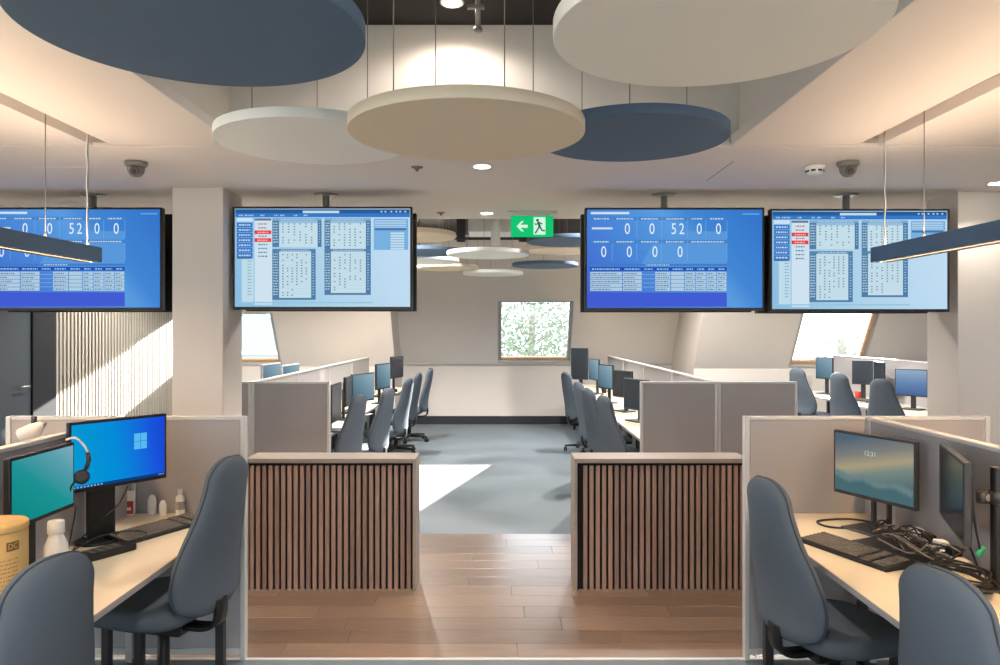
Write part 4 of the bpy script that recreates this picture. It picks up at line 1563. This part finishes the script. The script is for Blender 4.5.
# things behind the left spine
hl = thing('desk_lamp', 'grey articulated lamp head rising behind the left spine partition', 'desk lamp', (at(36, 0, 3.3).x - .02, 3.3, DZ))
zq = lambda py: at(0, py, 3.3).z - DZ
xq = lambda px: at(px, 0, 3.3).x - hl.location.x
MB().cyl(0, 0, .0005, .02, .07, seg=24, bev=.004).build('base', 'midgrey', hl)
MB().tube([(0, 0, .02), (xq(30), 0, zq(443)), (xq(46), 0, zq(423))], .007, 8).build('arm', 'midgrey', hl)
MB().cyl(0, 0, -.02, .02, .012, seg=14, mtx=Matrix.Translation((xq(34), 0, zq(421)))).build('joint', 'darkgrey', hl)
MB().lathe([(.012, 0), (.03, .03), (.045, .10), (.042, .102)], 20, Matrix.Translation((xq(43), 0, zq(424))) @ Matrix.Rotation(R(-125), 4, 'Y')).build('shade', 'alu', hl)
place_monitor(-6, 2.95, 20, 3.15, 1.09, .28, 'pale grey monitor back behind the left spine partition', 'screen_off', body='midgrey', group='monitors behind the front spines').location.x = -2.12

# ------------------------------------------------------------------ right front desk objects
lp = thing('laptop', 'closed dark laptop lying among the cables, right front desk', 'laptop', (on_desk(905, 552).x, on_desk(905, 552).y, DZ), R(-66))
MB().box(-.165, .165, -.115, .115, .0005, .012, .003).build('base', 'black', lp)
MB().box(-.165, .165, -.115, .115, .0125, .020, .003).build('lid', 'darkgrey', lp)
ad = thing('power_strip', 'white power strip lying along the right spine partition', 'power strip', (1.76, 2.98, DZ), R(88))
MB().box(-.2, .2, -.028, .028, .0005, .042, .006).build('body', 'white', ad)
for k in range(4):
    pl_ = MB().box(-.15 + k * .09, -.10 + k * .09, -.022, .022, .042, .075, .006).build('plug', 'white' if k % 2 else 'black', ad)
rnd = random.Random(11)


def cable(pts, r, label, m='cable', n=6):
    o = MB().tube(smooth_path(pts, n), r, 6).build('cable', m)
    return tag(o, label, 'cable', 'tangled cables on the right front desk')


CB = 'dark cable in the tangle between the right monitors'
for k in range(13):
    cx_, cy_ = 1.66 + rnd.uniform(-.05, .04), 3.0 + rnd.uniform(-.10, .12)
    pts = []
    a = rnd.random() * 6.28
    for j in range(7):
        a += rnd.uniform(.6, 1.4)
        rr = rnd.uniform(.04, .12)
        pts.append((min(cx_ + rr * math.cos(a) * .8, 1.80), cy_ + rr * 1.5 * math.sin(a), DZ + .03 + rnd.uniform(0, .07)))
    cable(pts, rnd.choice((.0028, .0034, .0040)), CB, 'cable' if k % 4 else 'cable_grey')
for k in range(10):
    cx_, cy_ = 1.62, 2.62
    pts = []
    a = rnd.random() * 6.28
    for j in range(7):
        a += rnd.uniform(.7, 1.2)
        pts.append((min(cx_ + rnd.uniform(.06, .12) * math.cos(a), 1.80), cy_ + rnd.uniform(.09, .17) * math.sin(a), DZ + .012 + k * .004 + rnd.uniform(0, .02)))
    cable(pts, .0036, 'dark cable in the coil at the foot of the black pole')
cable([at(887, 498, 3.28), at(888, 512, 3.28), at(885, 522, 3.26), on_desk(866, 528, DZ + .006), on_desk(830, 527, DZ + .006), on_desk(818, 521, DZ + .006), on_desk(850, 519, DZ + .006), on_desk(880, 524, DZ + .006)], .005, 'looped black cable hanging from the dusk landscape monitor')
cable([at(944, 505, 2.96), at(950, 520, 2.93), at(964, 536, 2.88), at(972, 552, 2.8), on_desk(980, 575, DZ + .02)], .0045, 'cable running from the edge-on monitor down to the coil')
cable([at(972, 500, 2.66), at(976, 530, 2.66), at(980, 549, 2.66)], .004, 'cable with green plug hanging behind the edge-on monitor')
gp = MB().cyl(0, 0, -.02, .02, .011, .008, 12, Matrix.Translation(at(981, 551, 2.66)) @ Matrix.Rotation(R(40), 4, 'Y')).build('cable_plug', 'green_plastic')
tag(gp, 'small green plug hanging behind the edge-on monitor', 'plug')
# left desk cables
for pts, lab in (([at(128, 486, 3.3), at(118, 505, 3.25), at(100, 520, 3.15), on_desk(82, 538, DZ + .01), on_desk(66, 560, DZ + .01)], 'black cable falling from the blue monitor to the left desk'),
                 ([on_desk(66, 556, DZ + .006), on_desk(95, 538, DZ + .03), on_desk(130, 531, DZ + .03), on_desk(146, 533, DZ + .03), on_desk(142, 541, DZ + .012)], 'black cable looping from the keyboard across the left desk'),
                 ([at(77, 500, 2.95), at(74, 520, 2.92), on_desk(68, 550, DZ + .01)], 'thin black cable under the teal monitor')):
    o = MB().tube(smooth_path(pts, 6), .0032, 6).build('cable', 'cable')
    tag(o, lab, 'cable', 'cables on the left front desk')
bg = thing('bag', 'bright teal bag on the floor under the right front desk', 'bag', (1.62, 2.35, 0), R(20))
MB().rings([superring(0, 0, z, .14 * k, .09 * k, 24, 3) for z, k in ((.001, .92), (.02, 1), (.2, .96), (.27, .8), (.29, .6))]).build('body', 'teal', bg)
MB().tube(smooth_path([(-.06, 0, .285), (-.05, 0, .35), (.05, 0, .35), (.06, 0, .285)], 5), .008, 8).build('handle', 'teal', bg)

# ------------------------------------------------------------------ clutter on the rear desks
def papers(px, py, n, label, m='paper', rz=.3):
    p = on_desk(px, py)
    t = thing('paper_stack', label, 'papers', p, rz, 'papers on the rear desks')
    for k in range(n):
        MB().box(-.105, .105, -.148, .148, .0005 + k * .004, .004 + k * .004, mtx=Matrix.Rotation(.12 * k, 4, 'Z')).build('sheet', m, t)


papers(345, 402, 2, 'papers nearest the end screen, left rear desks')
papers(362, 400, 2, 'papers past the first chair, left rear desks', rz=1.2)
papers(384, 387, 3, 'papers by the third chair, left rear desks')
papers(629, 387, 2, 'papers by the dark monitors, right rear desks', rz=.9)
papers(610, 384, 2, 'papers in the middle, right rear desks')
papers(850, 402, 2, 'papers on the far right desks')
p = on_desk(388, 389)
pp = thing('desk_plant', 'small green plant on the left rear desks', 'plant', p)
MB().lathe([(.03, .0005), (.04, .07), (.042, .072), (.036, .072)], 20).build('pot', 'white', pp)
rnd = random.Random(4)
for k in range(16):
    a = rnd.random() * 6.28
    r_, h_ = rnd.uniform(.04, .09), rnd.uniform(.10, .19)
    mb = MB()
    d = Vector((math.cos(a), math.sin(a), 0))
    n_ = Vector((-d.y, d.x, 0)) * .016
    b0, b1, b2 = d * .01 + Vector((0, 0, .07)), d * r_ * .6 + Vector((0, 0, h_)), d * r_ * 1.2 + Vector((0, 0, h_ - .01))
    mb.quad([b0 - n_ * .3, b0 + n_ * .3, b1 + n_, b1 - n_])
    mb.quad([b1 - n_, b1 + n_, b2 + n_ * .2, b2 - n_ * .2])
    mb.build('leaf', 'plant', pp)
for px, py, m, lab in ((634, 404, 'ink', 'brown cup on the right rear desks near the end screen'), (604, 393, 'black', 'dark cup far along the right rear desks'), (371, 395, 'kraft', 'tan cup before the pale monitor, left rear desks'), (858, 398, 'red', 'orange-red cup on the far right desks')):
    p = on_desk(px, py)
    t = thing('cup', lab, 'cup', p)
    MB().lathe([(.030, .0005), (.034, .004), (.040, .085), (.037, .085), (.032, .01), (.001, .008)], 20).build('body', m, t)
    MB().tube(smooth_path([(.037, 0, .065), (.06, 0, .06), (.058, 0, .03), (.035, 0, .022)], 4), .004, 6).build('handle', m, t)
for px, py, lab in ((640, 392, 'telephone behind the dark monitor, right rear desks'), (390, 392, 'telephone far along the left rear desks')):
    p = on_desk(px, py)
    t = thing('telephone', lab, 'telephone', p, .4)
    MB().box(-.09, .09, -.1, .1, .0005, .05, .012).build('body', 'black', t)
    MB().box(-.085, -.035, -.1, .1, .051, .08, .01).build('handset', 'black', t)
